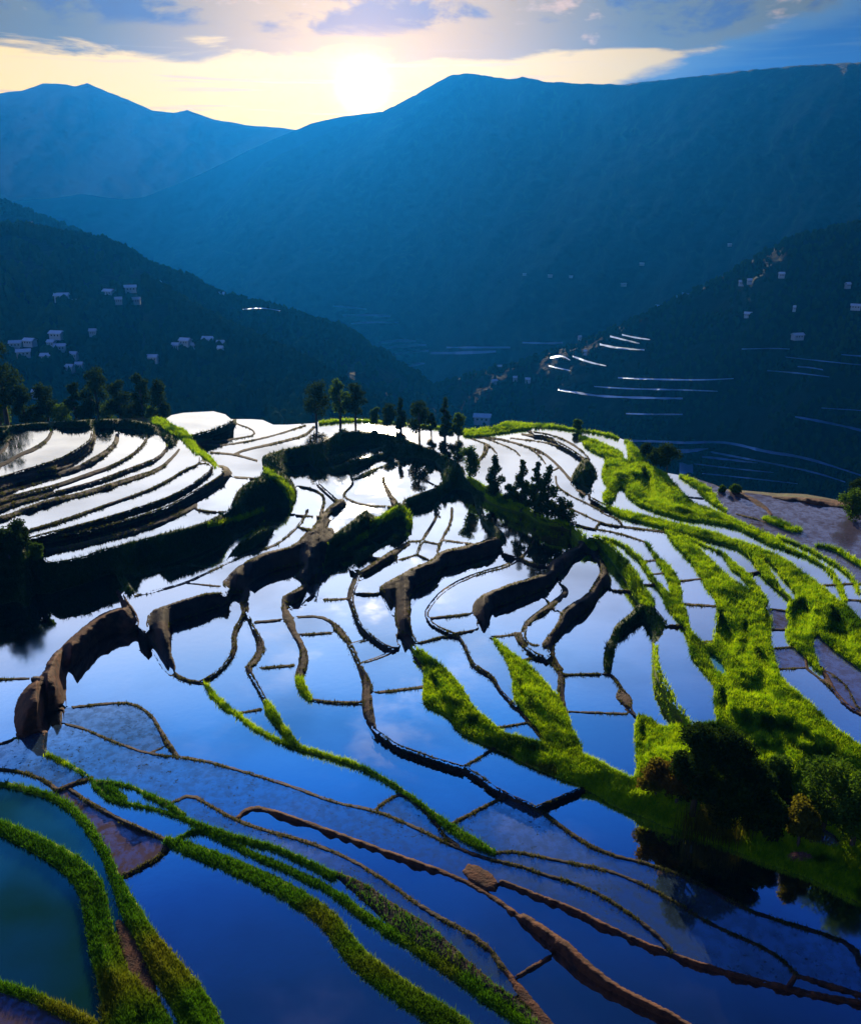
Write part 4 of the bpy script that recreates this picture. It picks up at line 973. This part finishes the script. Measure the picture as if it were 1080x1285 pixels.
TR=[ # name, px, py of the foot, height px, width px, kind, material, label
('broadleaf_tree',10,536,96,56,'round','leaf','large dark tree at the far left edge above the upper paddies'),
('broadleaf_tree',34,538,52,30,'bush','leaf','leafy dark tree beside the large tree at the left edge'),
('broadleaf_tree',62,533,48,30,'round','leaf','small round tree standing alone between the left edge tree and the grove'),
('broadleaf_tree',97,533,52,20,'airy','leaf','thin loose tree at the left end of the hilltop grove'),
('broadleaf_tree',126,535,70,40,'round','leaf','tallest dark tree in the grove above the left paddies'),
('broadleaf_tree',153,534,56,28,'round','leaf','mid sized tree in the middle of the left grove'),
('broadleaf_tree',181,534,64,28,'airy','leaf','tall tree second from the right in the left grove'),
('broadleaf_tree',205,535,58,28,'airy','leaf','airy tree at the right end of the left grove beside the white pond'),
('round_crowned_tree',397,532,53,36,'round','leaf','leftmost of the three round crowned trees on the crest'),
('round_crowned_tree',427,530,56,26,'airy','leaf_g','thin see-through tree between two round crowned trees'),
('round_crowned_tree',446,530,50,30,'round','leaf','dark oval tree, rightmost of the three on the crest'),
('broadleaf_tree',486,540,32,26,'round','leaf','small bushy tree just right of the three crest trees'),
('conifer',503,541,42,14,'conifer','leaf','narrow dark pointed tree left of the wide crest tree'),
('broadleaf_tree',526,552,50,34,'round','leaf','wide dark tree in the middle of the crest row'),
('conifer',558,552,54,18,'conifer','leaf','tall narrow conifer at the right of the crest row'),
('broadleaf_tree',575,550,34,20,'bush','leaf_g','low green tree right of the tall crest conifer'),
('broadleaf_tree',472,535,24,16,'airy','leaf_g','faint small tree behind the crest path'),
('conifer',541,546,30,14,'airy','leaf','small thin tree between the wide tree and tall conifer'),
('broadleaf_tree',589,604,48,28,'airy','leaf_g','green leafy tree where the crest bank meets the pale ponds'),
('conifer',620,622,52,28,'slim','leaf','first dark conifer on the bank left of the conifer clump'),
('conifer',654,640,64,30,'slim','leaf','left tree of the dark conifer clump on the bank'),
('conifer',672,646,68,26,'conifer','leaf','middle tree of the dark conifer clump on the bank'),
('conifer',686,650,68,32,'slim','leaf','right tree of the dark conifer clump on the bank'),
('broadleaf_tree',706,660,38,32,'bush','leaf','low bushy tree at the right end of the conifer clump'),
('broadleaf_tree',640,632,26,20,'bush','leaf','low bush between the two conifer groups on the bank'),
('shrub',812,574,18,20,'bush','leaf','small dark shrub on the green crest edge'),
('broadleaf_tree',836,592,34,32,'round','leaf','dark round tree on the right crest above distant ponds'),
('shrub',822,586,22,22,'bush','leaf','shrub against the foot of the right crest tree'),
('shrub',724,540,14,14,'bush','leaf_g','tiny tree on the skyline of the central crest'),
('shrub',1066,652,34,34,'bush','leaf_g','round green bush at the right edge beyond the muddy pond'),
('shrub',1078,626,24,26,'bush','leaf','dark bush behind the round bush at the right edge'),
('shrub',1100,650,36,40,'bush','leaf_g','bush beyond the right edge'),
('shrub',30,688,36,30,'bush','leaf','dark bush poking above the big left bank'),
('shrub',12,700,36,40,'bush','leaf','dark bush on the left bank at the picture edge'),
('shrub',48,704,22,20,'bush','leaf_g','small green shrub on the tip of the left bank'),
('shrub',922,618,9,16,'bush','leaf_g','low shrub on the rim left of the brown bank'),
('shrub',905,617,7,10,'bush','leaf_g','tiny shrub at the left end of the brown bank'),
('broadleaf_tree',868,1020,122,66,'bush','leaf','big black-green tree on the lower bank, left and tallest'),
('broadleaf_tree',905,1036,120,72,'bush','leaf','big dark tree right beside the tallest on the lower bank'),
('broadleaf_tree',935,1042,86,60,'bush','leaf','dark tree at the right of the lower bank thicket'),
('shrub',958,1050,56,44,'bush','leaf','dark shrub at the right end of the lower thicket'),
('shrub',848,1008,70,44,'bush','leaf_y','olive shrub leaning on the left side of the thicket'),
('shrub',822,998,46,44,'airy','leaf_y','pale olive shrub at the left foot of the thicket'),
('shrub',893,1042,40,30,'airy','leaf_y','dry pale shrub in front of the dark thicket'),
('shrub',972,1000,52,46,'airy','leaf_g','light green shrub behind the thicket'),
('shrub',1000,1062,60,40,'airy','leaf_y','thin olive shrub beside the small lilac pond'),
('broadleaf_tree',1032,1040,88,74,'airy','leaf_g','loose green tree over the small lilac pond'),
('broadleaf_tree',1068,1062,96,70,'airy','leaf_g','loose green tree at the right edge above the lower bank'),
('broadleaf_tree',1120,1080,90,80,'airy','leaf_g','loose green tree beyond the right edge'),
]
for k,(x,hh,ww) in enumerate(((2,30,34),(48,24,26),(80,26,26),(110,30,30),(140,28,28),(168,26,28),(194,24,26))):
    TR.append(('shrub',x,534,hh,ww,'bush','leaf' if k%2 else 'leaf_g','dark undergrowth shrub '+['at the far left edge','between the two left trees','left of the hilltop grove','under the thin left tree of the grove','under the middle of the grove','under the right half of the grove','beside the yellow bank left of the white pond'][k]))
gr_={'broadleaf_tree':'broadleaf trees on the terraces','conifer':'conifers along the crest bank','round_crowned_tree':'three round crowned trees on the crest','shrub':'shrubs on the banks'}
for i,(nme,px,py,hp,wp,kd_,mt,lb) in enumerate(TR):
    if px>1095: continue
    p_,d=tpx(px,py,20. if (px<215 and py<545) else 0.); big=hp>80 and py>900
    tree(nme,p_,hp*d*1.03,wp*d*1.02,kd_,lb,{'shrub':'shrub','conifer':'conifer'}.get(nme,'tree'),gr_[nme],100+i,mt,(15000 if kd_=='bush' else 6000) if big else (6000 if py>900 else 2600),.16 if py>900 else None)
# reeds and a low mound on the lower bank
def reeds(px,py,n,h,label_,seed):
    rg=np.random.RandomState(seed); p_,d=tpx(px,py); V=[]
    for i in range(n):
        a=rg.uniform(0,6.28); x,y=rg.normal(0,.9),rg.normal(0,.5); l=rg.normal(0,.25,2); w_=.03; hh=h*rg.uniform(.6,1.1)
        V+=[(x-math.cos(a)*w_,y-math.sin(a)*w_,-.1),(x+math.cos(a)*w_,y+math.sin(a)*w_,-.1),(x+l[0]*hh*.3,y+l[1]*hh*.3,hh)]
    return mesh_obj('reed_clump',V,np.arange(len(V)).reshape(-1,3),M['leaf_y'],None,False,None,label_,'reeds','reed clumps before the thicket',p_)
reeds(876,1046,260,3.4,'pale upright reeds before the left half of the thicket',1)
reeds(912,1054,320,3.0,'pale upright reeds before the right half of the thicket',2)
# a low heap of reddish dry stems on the grass
p_,d=tpx(1003,1077); rg=np.random.RandomState(5); nq=700
pc=rg.normal(0,1,(nq,3)); pc/=np.linalg.norm(pc,axis=1)[:,None]; pc=pc*rg.uniform(.75,1,(nq,1))*np.array([1.05,.5,.42]); pc[:,2]=abs(pc[:,2]); aa=rg.normal(0,1,(nq,3))*np.array([1,.5,.25]); aa/=np.linalg.norm(aa,axis=1)[:,None]; bb=np.cross(aa,rg.normal(0,1,(nq,3))); bb/=np.linalg.norm(bb,axis=1)[:,None]
LVv=np.stack([pc-aa*.22,pc+bb*.035,pc+aa*.22,pc-bb*.035],1).reshape(-1,3)
M['stem']=leafmat('dry_stems',(.25,.10,.07),(.50,.24,.17),None,3,.2)
mesh_obj('stem_heap',LVv,np.arange(len(LVv)).reshape(-1,4),M['stem'],None,False,None,'low heap of reddish dry stems lying on the lower green bank','heap',None,p_)
# ---------------------------------------------------------------- air
v,f=boxm(-3600,3600,-300,3450,-562,440)
m,t,o=mat('haze'); pv=t.node('ShaderNodeVolumePrincipled')
pv.inputs['Color'].default_value=(.0,.25,1.0,1); pv.inputs['Density'].default_value=HAZE; pv.inputs['Anisotropy'].default_value=.6
pw=t.node('ShaderNodeVolumePrincipled'); pw.inputs['Color'].default_value=(1.0,.50,.12,1); pw.inputs['Density'].default_value=HAZE*.010; pw.inputs['Anisotropy'].default_value=.93
ad=t.node('ShaderNodeAddShader'); t.l.new(pv.outputs[0],ad.inputs[0]); t.l.new(pw.outputs[0],ad.inputs[1]); t.l.new(ad.outputs[0],o.inputs['Volume'])
hz=mesh_obj('haze',v,f,m,None,False,'stuff','blue evening haze filling the valley')
